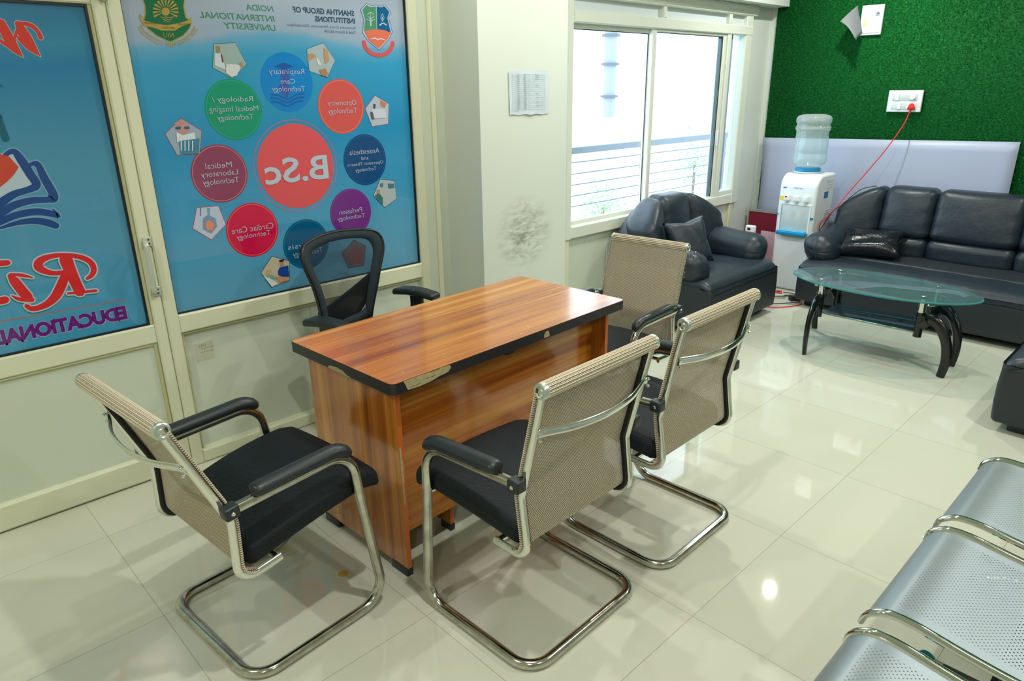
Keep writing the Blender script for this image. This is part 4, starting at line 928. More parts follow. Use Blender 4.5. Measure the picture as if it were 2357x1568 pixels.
# ================================================================ LEATHER SUITE
def leather_seat(name, label, cat, loc, rz, W_, D, segs, group, dz=0.0):
    """segs = x boundaries of the back cushions (local), origin back-centre on the floor, +y = forward"""
    T = thing(name, label, cat, loc, rz, group); h = W_/2; ext = 0.055
    # lower body: side blocks and seat box
    fb = 0.27                                            # length of the full-width front box
    MB().rbox((0, (D-fb)/2+0.02, 0.215), (h-0.012, (D-fb)/2-0.02, 0.165+dz/4), 0.02, 2, 2).obj('side_body', LEATHD, T)
    def bulge(x, y, z):
        return (x, y+(0.012*math.cos(z/0.165*1.3) if y > 0 else 0), z)
    MB().rbox((0, D-fb/2+0.006, 0.195+dz/2), (h, fb/2, 0.150+dz/2), 0.025, 3, 3, fn=bulge).obj('front_box', LEATHD, T)
    # piping line along the front
    MB().tube([(-h+0.012, D+0.008, 0.155), (h-0.012, D+0.008, 0.155)], 0.0035, 6).obj('front_seam', BSATIN, T)
    def puff(x, y, z):
        cx = 1-(abs(x)/h)**4; yy = (y/(D/2-0.08)); 
        zz = z+(0.016*cx*(1-0.5*yy*yy) if z > 0 else 0)-(0.028 if (yy > 0.86 and z > 0) else 0)*((yy-0.86)/0.14)
        return (x, y, zz+0.003*math.sin(x*23+y*11)*(1 if z > 0 else 0))
    MB().rbox((0, D/2+0.07, 0.345+dz), (h+0.004, D/2-0.055, 0.045), 0.042, 14, 3, fn=puff).obj('seat_cushion', LEATHER, T)
    # back shell
    def shell(x, y, z):
        q = max(0, (abs(x)-(h-0.34))/0.34); return (x, y, z-(0.24*q**2.0 if z > 0 else 0))
    MB().rbox((0, 0.075, 0.45), (h+0.010, 0.070, 0.345), 0.05, 12, 3, fn=shell).obj('back_shell', LEATHD, T)
    # back cushions
    for a, b_ in zip(segs[:-1], segs[1:]):
        w = (b_-a)/2; c = (a+b_)/2
        corner = abs(c) > h-0.35 and W_ > 0
        def warp(x, y, z, c=c, w=w, corner=corner):
            X = x+c; q = max(0, (abs(X)-(h-0.36))/0.38)
            puffy = (1-(x/w)**2*0.9)*(1-(z/0.2)**2*0.5)
            y2 = y+(0.035*puffy if y > 0 else 0)+0.14*q**1.7*(0.7+0.3*max(-1, min(1, y/0.085)))-0.035*(z/0.18)
            z2 = z-(0.19*q**2.0)*(0.68+0.32*max(-1, min(1, z/0.18)))
            y2 += 0.004*math.sin(z*60+X*14)*(1-puffy) if y > 0 else 0
            return (x, y2, z2)
        MB().rbox((c, 0.165, 0.675), (w+0.004, 0.085, 0.182), 0.062, 8, 4, fn=warp).obj('back_cushion', LEATHER, T)
    ls = segs[1:-1] if len(segs) > 3 else segs
    ls = [-h+0.20]+([s for s in segs[1:-1] if abs(s) < h-0.45] if len(segs) > 4 else [])+[h-0.20]
    for a, b_ in zip(ls[:-1], ls[1:]):
        w = (b_-a)/2; c = (a+b_)/2
        MB().rbox((c, 0.215, 0.445+dz*0.6), (w+0.003, 0.080, 0.085), 0.055, 8, 4, fn=lambda x, y, z, w=w: (x, y+(0.025*(1-(x/w)**2) if y > 0 else 0), z)).obj('lumbar_cushion', LEATHER, T)
    # arms
    for s in (-1, 1):
        def arm(x, y, z, s=s):
            f = (y+0.28)/0.56                          # 0 at the back, 1 at the front
            k = 0.5+0.5*max(-1, min(1, z/0.112))
            x2 = x*(1+0.06*f)+s*(0.020+0.034*f)*k
            z2 = z+0.040*max(0, 1-f)**1.5-0.018*f**4*k+0.004*math.sin(f*9)*k
            g = 0.0022*math.sin(math.atan2(z, x)*15)*(max(0, f-0.80)/0.20)
            return (x2, y+g, z2)
        MB().rbox((s*(h-0.100), D-0.075-0.28, 0.455+dz*0.8), (0.108, 0.28, 0.112), 0.096, 7, 5, fn=arm).obj('arm', LEATHER, T)
        MB().lathe([(0, 0.004), (0.005, 0.003), (0.006, 0)], 10).xf(Matrix.Translation((s*(h-0.02), D-0.13, 0.575+dz*0.8))).obj('arm_button', CHROME, T)
    for sx in (-1, 1):
        for y in (0.09, D-0.10):
            MB().rbox((sx*(h-0.10), y, 0.026), (0.045, 0.045, 0.026), 0.008, 1, 2).obj('foot', BPLAST, T)
    return T
leather_seat('sofa', 'long black leather sofa against the grass wall, behind the oval glass table', 'sofa', (5.965, 1.265, 0), PI/2, 1.88, 0.865, [-0.935, -0.63, -0.275, 0.275, 0.63, 0.935], None, -0.045)
leather_seat('armchair', 'black leather armchair under the window with a square black cushion on it', 'armchair', (4.375, 3.055, 0), PI, 0.93, 0.81, [-0.465, -0.17, 0.17, 0.465], 'black leather armchairs')
leather_seat('armchair', 'black leather armchair cut off by the right edge, opposite the windowed armchair', 'armchair', (4.235, -0.22, 0), 0.0, 0.97, 0.81, [-0.485, -0.17, 0.17, 0.485], 'black leather armchairs')
def pillow(name, label, loc, rot, w, d, hgt, mt):
    V = []; F = []; n = 16; idx = {}
    for sgn in (1, -1):
        for i in range(n+1):
            for j in range(n+1):
                u = 2*i/n-1; v = 2*j/n-1
                k = ((1-u**4)*(1-v**4)); pinch = 1-0.17*(1-abs(v)**1.5)*abs(u)**3; pin2 = 1-0.17*(1-abs(u))*abs(v)**3
                zz = sgn*hgt*(max(k, 0)**0.42)*(1+0.07*math.sin(7*u+3*v)); V.append((u*w*pinch, v*d*pin2, zz))
    o_ = (n+1)**2
    for i in range(n):
        for j in range(n):
            a = i*(n+1)+j; F.append((a, a+n+1, a+n+2, a+1)); F.append((o_+a, o_+a+1, o_+a+n+2, o_+a+n+1))
    o = obj(name, V, F, mt, None, 60); o.location = loc; o.rotation_euler = rot
    wm = o.modifiers.new('weld', 'WELD'); wm.merge_threshold = 0.0005
    return tag(o, label, 'cushion')
pillow('cushion', 'square black leather cushion upright on the armchair under the window', (4.180, 2.590, 0.570), (math.radians(66), math.radians(-5), math.radians(-20)), 0.168, 0.165, 0.055, LEATHER)
pillow('cushion', 'shiny black leather cushion lying in the left corner of the sofa', (5.50, 1.860, 0.462), (math.radians(-2), math.radians(-26), math.radians(12)), 0.15, 0.225, 0.065, mat('glossy_black_leather', (17, 23, 31), 0.24, bump=(11, 0.5, 0.02)))
tag(MB().tube(smooth_path([on_x(2018, 428, 5.78), on_x(1985, 435, 5.73), on_x(1960, 452, 5.68), on_x(1940, 470, 5.62), on_x(1915, 489, 5.56), Vector((5.55, 2.265, 0.5))]), 0.003, 8).obj('black_cable', BSATIN), 'thin black cable lying over the left corner of the sofa back', 'cable')
# stack the sofa back cable just above the cushion happens through the measured points

# ================================================================ COFFEE TABLE
ct = thing('coffee_table', 'oval glass coffee table with curved black legs in front of the sofa', 'coffee table', (4.456, 1.405, 0))
g = MB(); n = 72; aX, aY = 0.288, 0.537
top = [(aX*math.cos(2*PI*i/n), aY*math.sin(2*PI*i/n)) for i in range(n)]
prof = [(0.985, 0.430), (1.0, 0.4335), (1.0, 0.4385), (0.985, 0.442)]
V = []; F = []
for s, z in prof: V += [(x*s, y*s, z) for x, y in top]
for k in range(3): F += [(k*n+i, k*n+(i+1) % n, (k+1)*n+(i+1) % n, (k+1)*n+i) for i in range(n)]
F += [tuple(range(n))[::-1], tuple(3*n+i for i in range(n))]
EDGEG = glassm('glass_edge', (0.10, 0.42, 0.40), 0.05, 0.45)
fm = [1]*(3*n)+[0, 0]
obj('glass_top', V, F, TGLASS, ct, 30, mats=[EDGEG], fm=fm)
corners = [(-0.130, 0.300, -0.32, 0.275), (0.165, 0.302, 0.21, 0.445), (-0.118, -0.275, -0.143, -0.437), (0.168, -0.270, 0.089, -0.428)]
for (cx, cy, fx, fy) in corners:
    lg = MB(); z0 = 0.20
    lg.tube([(cx, cy, 0.200), (cx, cy, 0.352)], 0.023, 20)
    dx, dy = fx-cx, fy-cy; l = math.hypot(dx, dy); ux, uy = dx/l, dy/l; l = max(l, 0.15)
    P = [(cx, cy, 0.275), (cx+ux*l*0.30, cy+uy*l*0.30, 0.318), (cx+ux*l*0.68, cy+uy*l*0.68, 0.290), (cx+ux*l*0.98, cy+uy*l*0.98, 0.205), (fx+ux*0.012, fy+uy*0.012, 0.10), (fx, fy, 0.0)]
    P = smooth_path(P, 5); nn = len(P)
    lg.tube(P, 0.036, 14, rb=0.019, taper=[1.15-0.52*i/(nn-1) for i in range(nn)], up=(-uy*0+ux, uy, 0.35))
    lo = lg.obj('leg', LACQ, ct)
    cp = MB(); cp.tube([(cx, cy, 0.352), (cx, cy, 0.358), (cx, cy, 0.424), (cx, cy, 0.430)], 0.0235, 24); cp.tube([(cx, cy, 0.350), (cx, cy, 0.355)], 0.027, 24)
    cp.obj('chrome_post', CHROMEW, ct)
    st_ = MB().lathe([(0.0, 0.4455), (0.013, 0.4450), (0.015, 0.4425)], 20, (cx, cy, 0))
    for a in range(4): st_.tube([(cx, cy, 0.4445), (cx+0.020*math.cos(a*PI/2+.4), cy+0.020*math.sin(a*PI/2+.4), 0.4435)], 0.0022, 6)
    st_.obj('glass_disc_cap', CHROMEW, ct)
for sg, (a, b_) in ((1, (corners[0], corners[1])), (-1, (corners[2], corners[3]))):
    cx = (a[0]+b_[0])/2; r = (b_[0]-a[0])/2; cy = (a[1]+b_[1])/2
    MB().tube([(cx-r*math.cos(t*PI/16), cy+sg*r*0.62*math.sin(t*PI/16), 0.392) for t in range(17)], 0.0065, 10).obj('chrome_hoop', CHROMEW, ct)
sh_ = MB().rbox((0.02, 0.014, 0.224), (0.150, 0.275, 0.004), 0.003, 1, 1).obj('glass_shelf', SGLASS, ct)
ed = MB(); ed.tube([(-0.128, -0.262, 0.224), (-0.128, 0.290, 0.224)], 0.006, 8); ed.obj('shelf_edge', CHROMED, ct)

# ================================================================ WAITING BENCH
be = thing('waiting_bench', 'perforated steel waiting bench with linked seats in the near right corner', 'bench', (0, 0, 0))
def seat_prof():
    P = [(0.400, 0.372), (0.392, 0.396), (0.372, 0.414), (0.345, 0.426), (0.300, 0.428), (0.250, 0.422), (0.18, 0.412), (0.10, 0.404), (0.03, 0.402), (-0.03, 0.412), (-0.065, 0.440), (-0.085, 0.490), (-0.11, 0.60), (-0.15, 0.72), (-0.20, 0.84), (-0.225, 0.87)]
    return P
SP = [(p.x, p.y) for p in smooth_path([Vector((a, b_, 0)) for a, b_ in seat_prof()], 3)]
for k, xc in enumerate((0.672, 1.214, 1.7635, 2.305)):
    w = 0.225; V = []; uv = []; F = []; dist = 0; prev = None
    for (y, z) in SP:
        if prev: dist += math.hypot(y-prev[0], z-prev[1])
        prev = (y, z)
        for i in range(7): u = i/6; V.append((xc-w+2*w*u, y, z)); uv.append((u*2*w, dist))
    m1 = len(SP)
    F = [(j*7+i, j*7+i+1, (j+1)*7+i+1, (j+1)*7+i) for j in range(m1-1) for i in range(6)]
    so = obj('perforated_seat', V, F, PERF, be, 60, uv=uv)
    for s in (-1, 1):
        MB().tube([(xc+s*(w+0.006), y, z) for y, z in SP], 0.014, 12, rb=0.008, up=(1, 0, 0)).obj('chrome_trim', CHROMEW, so)
MB().box(0.3, 2.7, 0.085, 0.135, 0.318, 0.368).obj('beam', LACQ, be)
for xc in (0.943, 1.489, 2.034):
    MB().rbox((xc, 0.13, 0.378), (0.020, 0.09, 0.010), 0.006, 1, 2).obj('seat_bracket', LACQ, be)
    MB().lathe([(0, 0.018), (0.012, 0.017), (0.020, 0.010), (0.022, 0)], 20, (xc+0.03, 0.255, 0.362)).obj('bracket_cap', mat('teal_reflection_chrome', (60, 170, 180), 0.12, 1.0), be)  # cyan reflection on the chrome cap is put into its base colour
    MB().box(xc-0.02, xc+0.05, 0.12, 0.27, 0.350, 0.362).obj('bracket_arm', CHROME, be)
for x in (0.5, 2.45):
    lg = MB(); lg.tube(fillet([(x, 0.34, 0.015), (x, 0.13, 0.09), (x, -0.10, 0.015)], 0.04), 0.018, 12); lg.tube([(x, 0.11, 0.09), (x, 0.11, 0.32)], 0.024, 14)
    lg.obj('leg', CHROME, be)

# ================================================================ DESK
def desk():
    T = thing('office_desk', 'teak laminate office desk with black edging worn to chipboard', 'desk', (1.668, 1.972, 0), math.radians(2.2))
    hx, hy = 0.604, 0.300; zt, zb = 0.750, 0.712
    def rr(hx, hy, r, n=6):
        P = []
        for (sx, sy, a0) in ((1, -1, -PI/2), (1, 1, 0), (-1, 1, PI/2), (-1, -1, PI)):
            for i in range(n+1): a = a0+PI/2*i/n; P.append((sx*(hx-r)+r*math.cos(a), sy*(hy-r)+r*math.sin(a)))
        return P
    a = rr(hx, hy, 0.022); b_ = rr(hx-0.0015, hy-0.0015, 0.021)
    MB().prism(a, zt-0.0015-zb, 'z', zb).obj('black_edge_band', mat('black_edge', (34, 34, 38), 0.45, bump=(90, 0.15, 0.001)), T, smooth=30)
    MB().prism(b_, 0.0016, 'z', zt-0.0016).obj('desktop', WOODX, T, smooth=30)
    # chips out of the edging
    def chip(P, nrm):
        V = [Vector(p) for p in P]; return obj('chipped_edge', V, [tuple(range(len(V)))], CHIP, T)
    y = -hy-0.0006
    chip([(-0.560, y, 0.7490), (-0.47, y, 0.7490), (-0.40, y, 0.7490), (-0.372, y, 0.7480), (-0.366, y, 0.738), (-0.378, y, 0.726), (-0.42, y, 0.722), (-0.45, y, 0.716), (-0.50, y, 0.7135), (-0.545, y, 0.716), (-0.553, y, 0.735)], 0)
    chip([(0.090, y, 0.716), (0.092, y, 0.732), (0.105, y, 0.741), (0.118, y, 0.736), (0.122, y, 0.716)], 0)
    dk = MB(); dk.box(-0.455, -0.415, y-0.0004, y, 0.7475, 0.7485); dk.box(-0.47, -0.43, y-0.0004, y, 0.730, 0.7308); dk.box(-0.54, -0.49, y-0.0004, y, 0.7225, 0.7232); dk.obj('chip_cracks', BSATIN, T)
    # side panels
    for s in (-1, 1):
        x0 = s*(hx-0.045); 
        sp_ = MB().box(min(x0, x0-s*0.018), max(x0, x0-s*0.018), -0.248, 0.262, 0.030, zb).obj('side_panel', WOODZ, T)
        MB().box(min(x0, x0-s*0.018), max(x0, x0-s*0.018), -0.2495, -0.248, 0.030, zb).obj('panel_edge_band', WEDGE, sp_)
        for yy in (-0.205, 0.22):
            MB().rbox((x0-s*0.009, yy, 0.015), (0.013, 0.046, 0.016), 0.004, 1, 1).obj('foot_cap', BPLAST, sp_)
    xl = -(hx-0.045)
    V = [(xl-0.0007, -0.202, 0.7115), (xl-0.0007, -0.098, 0.7115), (xl-0.0007, -0.05, 0.7115), (xl-0.0007, -0.02, 0.7115), (xl-0.0007, -0.03, 0.7045), (xl-0.0007, -0.08, 0.690), (xl-0.0007, -0.14, 0.693)]
    y = -hx-0.0007
    obj('chipped_edge', [(y, -0.085, 0.7125), (y, -0.02, 0.7125), (y, 0.055, 0.7125), (y, 0.045, 0.7235), (y, 0.0, 0.7285), (y, -0.035, 0.726), (y, -0.055, 0.718)], [tuple(range(7))], CHIP, T)
    ye = -0.2502
    obj('chipped_edge', [(xl+0.001, ye, 0.50), (xl+0.006, ye, 0.505), (xl+0.009, ye, 0.47), (xl+0.012, ye, 0.44), (xl+0.011, ye, 0.38), (xl+0.009, ye, 0.34), (xl+0.011, ye, 0.30), (xl+0.009, ye, 0.28), (xl+0.004, ye, 0.29), (xl+0.003, ye, 0.34), (xl+0.001, ye, 0.40)], [tuple(range(11))], CHIP, T)
    # modesty panel and the inner pedestal behind it
    MB().box(-(hx-0.063), hx-0.063, -0.176, -0.158, 0.115, zb).obj('front_panel', WOODX, T)
    ip = MB().box(-0.282, -0.264, -0.155, 0.24, 0.028, zb).obj('inner_panel', WOODZ, T)
    MB().box(-0.282, -0.264, -0.1565, -0.155, 0.028, 0.115).obj('panel_edge_band', WEDGE, ip); MB().rbox((-0.273, -0.130, 0.014), (0.012, 0.03, 0.014), 0.004, 1, 1).obj('foot_cap', BPLAST, ip)
    for z0_, z1_ in ((0.14, 0.33), (0.335, 0.52), (0.525, 0.705)):
        d_ = MB().box(-0.538, -0.284, 0.222, 0.240, z0_, z1_).obj('drawer', WOODX, T); MB().rbox((-0.41, 0.247, (z0_+z1_)/2), (0.045, 0.006, 0.006), 0.003, 1, 2).obj('drawer_handle', CHROME, d_)
    MB().box(-0.538, -0.284, -0.15, 0.222, 0.120, 0.135).obj('pedestal_floor', WOODX, T)
    # little lock bracket under the top
    k = MB(); k.rbox((-0.060, -0.250, 0.700), (0.022, 0.022, 0.011), 0.002, 1, 1); 
    kb = k.obj('lock_bracket', BPLAST, T)
    k = MB()
    for dx in (-0.012, -0.004, 0.008): k.box(-0.060+dx, -0.0585+dx, -0.268, -0.266, 0.672, 0.690)
    k.obj('bracket_pins', CHROME, kb)
    # nicks in the laminate
    for (x, y, r) in ((-0.05, -0.10, .006), (-0.02, -0.02, .005), (0.49, -0.18, .004), (0.33, 0.09, .003), (-0.30, 0.05, .004), (-0.33, -0.12, .003)):
        pass
    nk = MB()
    for i in range(46):
        x = rng.uniform(-0.55, 0.55); y = rng.uniform(-0.27, 0.2); l = rng.uniform(0.001, 0.004); a = rng.uniform(0, PI); w = 0.0006+0.0004*rng.random()
        ux, uy = math.cos(a)*l, math.sin(a)*l; vx, vy = -math.sin(a)*w, math.cos(a)*w
        nk.add([(x-ux-vx, y-uy-vy, zt+0.0003), (x+ux-vx, y+uy-vy, zt+0.0003), (x+ux+vx, y+uy+vy, zt+0.0003), (x-ux+vx, y-uy+vy, zt+0.0003)], [(0, 1, 2, 3)])
    s_ = nk.obj('surface_nicks', mat('pale_nick', (226, 186, 120), 0.6), T, smooth=None); s_['kind'] = 'stuff'
    return T
desk()

# ================================================================ OFFICE CHAIR
def office_chair():
    T = thing('office_chair', 'black high-backed mesh office chair with armrests behind the desk', 'office chair', (1.665, 2.63, 0), math.radians(-166.7))
    fr = mat('office_frame', (20, 26, 28), 0.4)
    # back outline in local x,z; leaning back (-y), curved across
    O = [(-0.155, 0.54), (-0.168, 0.62), (-0.205, 0.76), (-0.243, 0.865), (-0.243, 0.925), (-0.205, 0.958), (-0.10, 0.973), (0, 0.977), (0.10, 0.973), (0.205, 0.958), (0.243, 0.925), (0.243, 0.865), (0.205, 0.76), (0.168, 0.62), (0.155, 0.54), (0.10, 0.515), (0, 0.51), (-0.10, 0.515)]
    Oc = smooth_path([Vector((a, 0, b_)) for a, b_ in O+[O[0]]], 4)[:-1]
    def by(x, z): return -0.215-0.10*(z-0.56)**1.0*0.9+0.9*x*x-0.035*math.sin((z-0.53)/0.5*PI)*-1
    ringp = [Vector((p.x, by(p.x, p.z), p.z)) for p in Oc]
    MB().tube(ringp, 0.010, 10, closed=True, rb=0.007, up=(0, 1, 0)).obj('back_frame', fr, T)
    n = len(Oc); cen = Vector((0, 0, 0.80)); V = []; uv = []; F = []; rings_ = [1.0, 0.9, 0.80, 0.6, 0.4, 0.2, 0.0]
    for s in rings_:
        for p in Oc:
            x = p.x*s; z = cen.z+(p.z-cen.z)*s; V.append((x, by(x, z)+0.004, z)); uv.append((x, z))
    fm = []
    for k in range(len(rings_)-1):
        for i in range(n): F.append((k*n+i, k*n+(i+1) % n, (k+1)*n+(i+1) % n, (k+1)*n+i)); fm.append(0)
    obj('back_mesh', V, F, NET, T, 60, uv=uv)
    # cloth border
    V = []; F = []
    for s in (1.0, 0.77):
        for p in Oc: x = p.x*s; z = cen.z+(p.z-cen.z)*(0.79 if s < 1 else 1); V.append((x, by(x, z)+0.0065, z))
    F = [(i, (i+1) % n, n+(i+1) % n, n+i) for i in range(n)]
    bo = obj('back_border', V, F, mat('border_cloth', (34, 47, 55), 0.9), T, 60); sd = bo.modifiers.new('t', 'SOLIDIFY'); sd.thickness = 0.003
    # moulded lower support, crescent shaped
    P = [(-0.155, 0.52), (-0.168, 0.60), (-0.17, 0.645), (-0.10, 0.655), (-0.02, 0.672), (0.06, 0.700), (0.12, 0.728), (0.190, 0.765), (0.180, 0.70), (0.152, 0.655), (0.130, 0.61), (0.09, 0.56), (0.04, 0.52)]
    P = [(-x, z) for x, z in P][::-1] if False else P
    V = []
    for (x, z) in P: V.append((-x, by(x, z)-0.006, z))
    for (x, z) in P: V.append((-x, by(x, z)-0.022, z))
    k = len(P); F = [tuple(range(k)), tuple(range(2*k-1, k-1, -1))]+[(i, k+i, k+(i+1) % k, (i+1) % k) for i in range(k)]
    lp = obj('lumbar_support', V, F, fr, T, 40)
    MB().rbox((0, 0.02, 0.47), (0.235, 0.235, 0.045), 0.04, 6, 3, fn=lambda x, y, z: (x, y, z-(0.02*(y/0.235)**3 if y > 0 else 0))).obj('seat', KNIT, T)
    MB().tube(smooth_path([(0, -0.235, 0.62), (0, -0.25, 0.52), (0, -0.20, 0.42), (0, -0.05, 0.41)]), 0.03, 10, rb=0.012).obj('back_bracket', fr, T)
    for s in (-1, 1):
        a = MB(); a.tube(fillet([(s*0.16, 0.0, 0.415), (s*0.285, 0.0, 0.415), (s*0.285, 0.0, 0.61)], 0.04), 0.024, 12, rb=0.012)
        a.rbox((s*0.285, 0.0, 0.585), (0.014, 0.034, 0.065), 0.006, 1, 2)
        ao = a.obj('arm_post', fr, T)
        MB().rbox((s*0.285, 0.0, 0.662), (0.040, 0.125, 0.016), 0.014, 3, 3, fn=lambda x, y, z: (x*(1-0.12*(y/0.125)), y, z-0.012*abs(y/0.125)**2)).obj('arm_pad', BPLAST, ao)
    MB().lathe([(0.028, 0.12), (0.028, 0.30), (0.018, 0.30), (0.018, 0.42)], 20).obj('gas_lift', BPLAST, T)
    MB().rbox((0, 0, 0.415), (0.10, 0.12, 0.022), 0.01, 1, 2).obj('tilt_mechanism', BPLAST, T)
    for k in range(5):
        a = 2*PI*k/5+0.3; c_, s_ = math.cos(a), math.sin(a)
        lg = MB().tube([(0.02*c_, 0.02*s_, 0.115), (0.27*c_, 0.27*s_, 0.075)], 0.020, 10, rb=0.016).obj('base_leg', BPLAST, T)
        w_ = MB()
        for o_ in (-0.014, 0.014): w_.lathe([(0.0, -0.008), (0.022, -0.008), (0.025, -0.004), (0.025, 0.004), (0.022, 0.008), (0, 0.008)], 20).V
        w_ = MB(); 
        for o_ in (-0.015, 0.015):
            q_ = MB().lathe([(0.0, -0.008), (0.022, -0.008), (0.025, -0.004), (0.025, 0.004), (0.022, 0.008), (0, 0.008)], 20).xf(Matrix.Translation((0.27*c_-s_*o_, 0.27*s_+c_*o_, 0.0255)) @ Matrix.Rotation(a, 4, 'Z') @ Matrix.Rotation(PI/2, 4, 'X')); w_.add(q_.V, q_.F)
        w_.tube([(0.27*c_, 0.27*s_, 0.03), (0.27*c_, 0.27*s_, 0.075)], 0.008, 8); w_.obj('caster', BPLAST, lg)
    return T
office_chair()

# ================================================================ VISITOR CHAIRS
def visitor_chair(label, loc, rz, tilt=0.0, wide=1.0, lean=0.0):
    T = thing('visitor_chair', label, 'chair', loc, rz, 'cream mesh visitor chairs around the desk')
    r = 0.0158; zf = r
    half = [(-0.257, 0.055, 0.612), (-0.257, 0.425, 0.592), (-0.257, 0.462, zf), (-0.257, 0.0, zf)]
    path = half+[(-x, y, z) for x, y, z in reversed(half)]
    MB().tube(fillet(path, [0, .085, .080, .075, .075, .080, .085, 0], 8), r, 16).obj('cantilever_frame', CHROMED, T)
    RP = [(-0.020, 0.895), (0.056, 0.565), (0.030, 0.372), (0.160, 0.376)]
    R3 = fillet([(0, a, b_) for a, b_ in RP], [0, 0.05, 0.048, 0], 7)
    for s in (-1, 1):
        ro = MB().tube([(s*0.235, p.y, p.z) for p in R3], 0.0095, 12, rb=0.0135, up=(1, 0, 0)).obj('side_rail', CHROME, T)
        MB().tube([(s*0.2225, p.y+0.004, p.z) for p in R3[:-1]], 0.0055, 8, rb=0.008, up=(1, 0, 0)).obj('black_channel', BSATIN, ro)
    # sling: follows the rails on their front side, with thickness, UV in metres
    def offs(P, d):
        Q = []
        for i, p in enumerate(P):
            a = P[max(i-1, 0)]; b_ = P[min(i+1, len(P)-1)]; tx, tz = b_.y-a.y, b_.z-a.z; l = math.hypot(tx, tz); Q.append(Vector((0, p.y-tz/l*d, p.z+tx/l*d)))
        return Q
    mid = []
    for i in range(len(R3)-1):
        for k in range(3): mid.append(R3[i].lerp(R3[i+1], k/3))
    mid.append(R3[-1]); mid = [m for m in mid if not (m.y > 0.10)]
    fr_ = offs(mid, 0.0118); bk_ = offs(mid, 0.0115)
    V = []; uv = []; F = []; dist = 0; prev = None; nx = 9; hw = 0.2435
    for a, b_ in zip(fr_, bk_):
        if prev: dist += (a-prev).length
        prev = a
        for j in range(nx+1): u = -hw+2*hw*j/nx; V.append((u, a.y, a.z)); uv.append((u, dist))
        for j in range(nx+1): u = -hw+2*hw*j/nx; V.append((u, b_.y, b_.z)); uv.append((u, dist))
    st_ = 2*(nx+1)
    for i in range(len(mid)-1):
        for j in range(nx):
            a = i*st_+j; F.append((a, a+1, a+st_+1, a+st_)); a += nx+1; F.append((a, a+st_, a+st_+1, a+1))
        a = i*st_; F.append((a, a+st_, a+st_+nx+1, a+nx+1)); a += nx; F.append((a, a+nx+1, a+st_+nx+1, a+st_))
    obj('mesh_back', V, F, MESHF, T, 50, uv=uv)
    # ribbed edge folds down both sides
    for s in (-1, 1):
        e = MB(); L_ = 0; pts = fr_
        tot = [0]
        for i in range(1, len(pts)): tot.append(tot[-1]+(pts[i]-pts[i-1]).length)
        d = 0.012; i = 1
        while d < tot[-1]:
            while tot[i] < d: i += 1
            f = (d-tot[i-1])/(tot[i]-tot[i-1]); p = pts[i-1].lerp(pts[i], f); x = s*(hw+0.0015)
            e.box(x-0.0022, x+0.0022, p.y-0.0045, p.y+0.0025, p.z-0.0017, p.z+0.0017); d += 0.0068
        e.obj('ribbed_edge', mat('sling_edge', (206, 196, 172), 0.7), T, smooth=None)
        MB().tube([(s*(hw+0.0005), p.y-0.001, p.z) for p in pts], 0.0022, 6, up=(1, 0, 0)).obj('edge_cord', mat('sling_cord', (70, 56, 44), 0.8), T)
    # head roller
    V = []; uv = []; F = []; rr_ = 0.0205; n = 24; cy_, cz_ = -0.020, 0.893
    for j in range(9):
        x = -0.2365+0.473*j/8
        for i in range(n+1): a = 2*PI*i/n; V.append((x, cy_+rr_*math.cos(a), cz_+rr_*math.sin(a))); uv.append((x, rr_*a))
    F = [(j*(n+1)+i, j*(n+1)+i+1, (j+1)*(n+1)+i+1, (j+1)*(n+1)+i) for j in range(8) for i in range(n)]
    ho = obj('head_roll', V, F, MESHF, T, 60, uv=uv)
    for k in range(n):
        pass
    rb_ = MB()
    for k in range(16):
        a = 2*PI*k/16; rb_.tube([(-0.2365, cy_+0.0212*math.cos(a), cz_+0.0212*math.sin(a)), (0.2365, cy_+0.0212*math.cos(a), cz_+0.0212*math.sin(a))], 0.0019, 6)
    rb_.obj('sling_ribs', MATS['sling_edge'], ho)
    for s in (-1, 1):
        c_ = MB().lathe([(0.0, 0.004), (0.006, 0.004), (0.008, 0.002), (0.012, 0.002), (0.015, 0.005), (0.020, 0.005), (0.0225, 0.002), (0.0225, -0.010), (0, -0.010)], 28)
        c_.xf(Matrix.Translation((s*0.2405, cy_, cz_)) @ Matrix.Rotation(s*PI/2, 4, 'Y')).obj('roll_end_cap', mat('satin_cap', (214, 220, 212), 0.32, 0.9), ho)
    # bowed brace behind the back
    zb = 0.765; yb = 0.007; B_ = [(-0.237, yb-0.012, zb+0.004), (-0.215, yb-0.016, zb+0.004), (-0.12, yb-0.046, zb), (0, yb-0.058, zb-0.002), (0.12, yb-0.046, zb), (0.215, yb-0.016, zb+0.004), (0.237, yb-0.012, zb+0.004)]
    Bp = smooth_path(B_, 6); nb_ = len(Bp)
    bo = MB().tube(Bp, 0.0135, 12, rb=0.0055, up=(0, 0, 1), taper=[1-0.15*math.sin(i/(nb_-1)*PI) for i in range(nb_)]).obj('back_brace', CHROME, T)
    for s in (-1, 1):
        for dz in (-0.010, 0.012):
            MB().lathe([(0, 0.005), (0.003, 0.0045), (0.005, 0.002), (0.005, -0.002)], 12).xf(Matrix.Translation((s*0.236, yb-0.020, zb+dz)) @ Matrix.Rotation(PI/2, 4, 'X')).obj('brace_bolt', CHROMEW, bo)
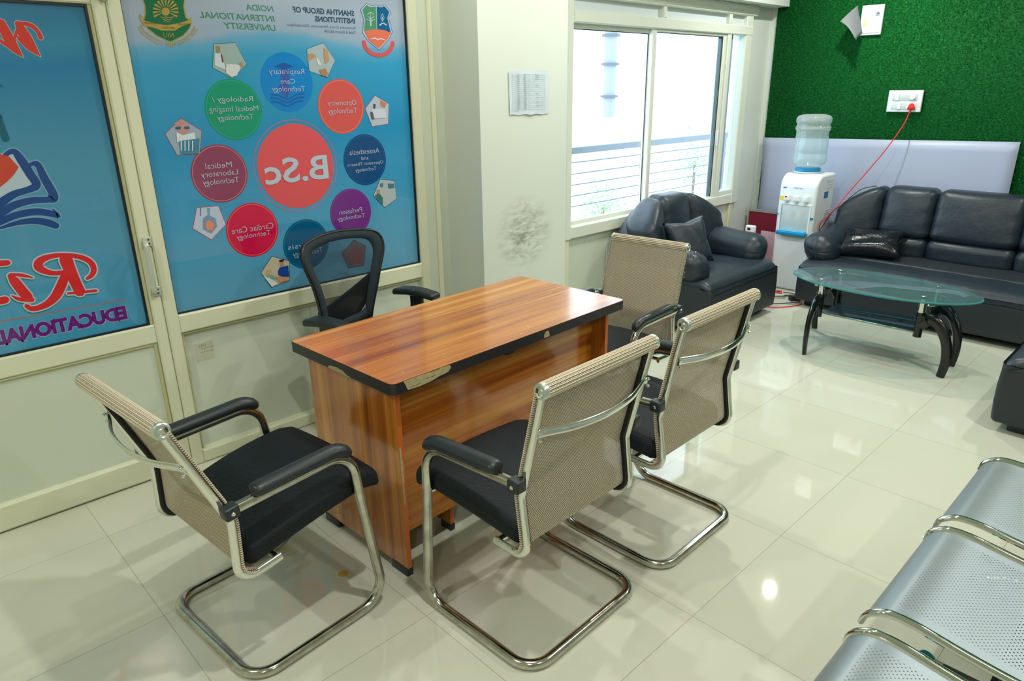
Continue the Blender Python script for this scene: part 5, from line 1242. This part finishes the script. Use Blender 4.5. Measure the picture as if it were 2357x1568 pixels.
    # arm clamps and pads
    for s in (-1, 1):
        cb = MB().rbox((s*0.258, 0.050, 0.612), (0.019, 0.021, 0.0185), 0.007, 1, 3).obj('arm_clamp', BPLAST, T)
        MB().lathe([(0, 0.004), (0.004, 0.0035), (0.006, 0.001), (0.006, -0.002)], 14).xf(Matrix.Translation((s*0.277, 0.050, 0.612)) @ Matrix.Rotation(s*PI/2, 4, 'Y')).obj('clamp_bolt', CHROME, cb)
        pp = fillet([(s*0.257, 0.118, 0.633), (s*0.257, 0.420, 0.616), (s*0.257, 0.452, 0.50)], [0, 0.105, 0], 8)
        # cut the pad just past the bend
        out = []; acc = 0
        for i, p in enumerate(pp):
            if i: acc += (p-pp[i-1]).length
            out.append(p)
            if acc > 0.315: break
        D = []
        for i in range(len(out)-1):
            m_ = max(1, int((out[i+1]-out[i]).length/0.004))
            for k in range(m_): D.append(out[i].lerp(out[i+1], k/m_))
        D.append(out[-1]); nn = len(D); sd_ = [0.0]
        for i in range(1, nn): sd_.append(sd_[-1]+(D[i]-D[i-1]).length)
        rnd = lambda d, w, lo: lo+(1-lo)*math.sqrt(max(0, 1-(1-min(1, d/w))**2))
        tp_ = [rnd(a, 0.022, 0.45)*rnd(sd_[-1]-a, 0.040, 0.25) for a in sd_]
        MB().tube(D, 0.0205, 14, rb=0.0275, up=(0, 0.4, 1), taper=tp_).obj('arm_pad', BPLAST, T)
    # seat
    def seatw(x, y, z):
        f = (y+0.233)/0.466
        zz = z+0.034*math.sin(f*PI*0.72)+0.012*(1-(x/0.24)**2)*(1 if z > 0 else 0)-(0.030*max(0, (f-0.85)/0.15)**2)
        x2 = x*(0.965+0.055*math.sin(f*PI*0.9))
        return (x2, y, zz)
    MB().rbox((0, 0.303, 0.420), (0.238, 0.233, 0.036), 0.028, 10, 4, fn=seatw).obj('seat', KNIT, T)
    MB().tube([(-0.247, 0.448, 0.415), (0.247, 0.448, 0.415)], 0.009, 10).obj('seat_crossbar', CHROME, T)
    MB().tube([(-0.236, 0.150, 0.378), (0.236, 0.150, 0.378)], 0.009, 10).obj('seat_crossbar', CHROME, T)
    # the sprung upper part leans a little differently on every chair: it turns about the uprights
    piv = Matrix.Translation((0, 0.46, 0.20)); M = piv @ Matrix.Rotation(math.radians(tilt), 4, 'X') @ piv.inverted()
    for ch in T.children_recursive:
        for v in ch.data.vertices:
            if lean and v.co.z > 0.64: v.co.y -= lean*(v.co.z-0.64)
            if not ch.name.startswith('cantilever_frame') or v.co.z > 0.20: v.co = M @ v.co
    T.scale = (wide, 1, 1)
    return T
visitor_chair('nearest cream mesh chair with its back to the camera, against the desk front', (1.364, 1.100, 0), math.radians(1.5))
visitor_chair('cream mesh chair with its back to the camera, right of the nearest one', (1.992, 1.098, 0), math.radians(1.2), -1.3, 0.945)
visitor_chair('cream mesh chair at the left end of the desk beside the door', (0.507, 1.880, 0), math.radians(-85.0), 5.5, 1.0, 0.085)
visitor_chair('cream mesh chair facing the desk from its far end, beside the armchair', (2.776, 1.968, 0), math.radians(94.0), 3.0, 0.87)
# floor stain
o = MB().lathe([(0.0, 0.0008), (0.0134, 0.0008), (0.018, 0.0)], 28, (0, 0, 0.0002)).obj('orange_stain', mat('orange_spill', (206, 164, 70), 0.5)); o.location = (0.966, 1.876, 0); tag(o, 'small round orange stain on the floor tile beside the desk', 'stain')
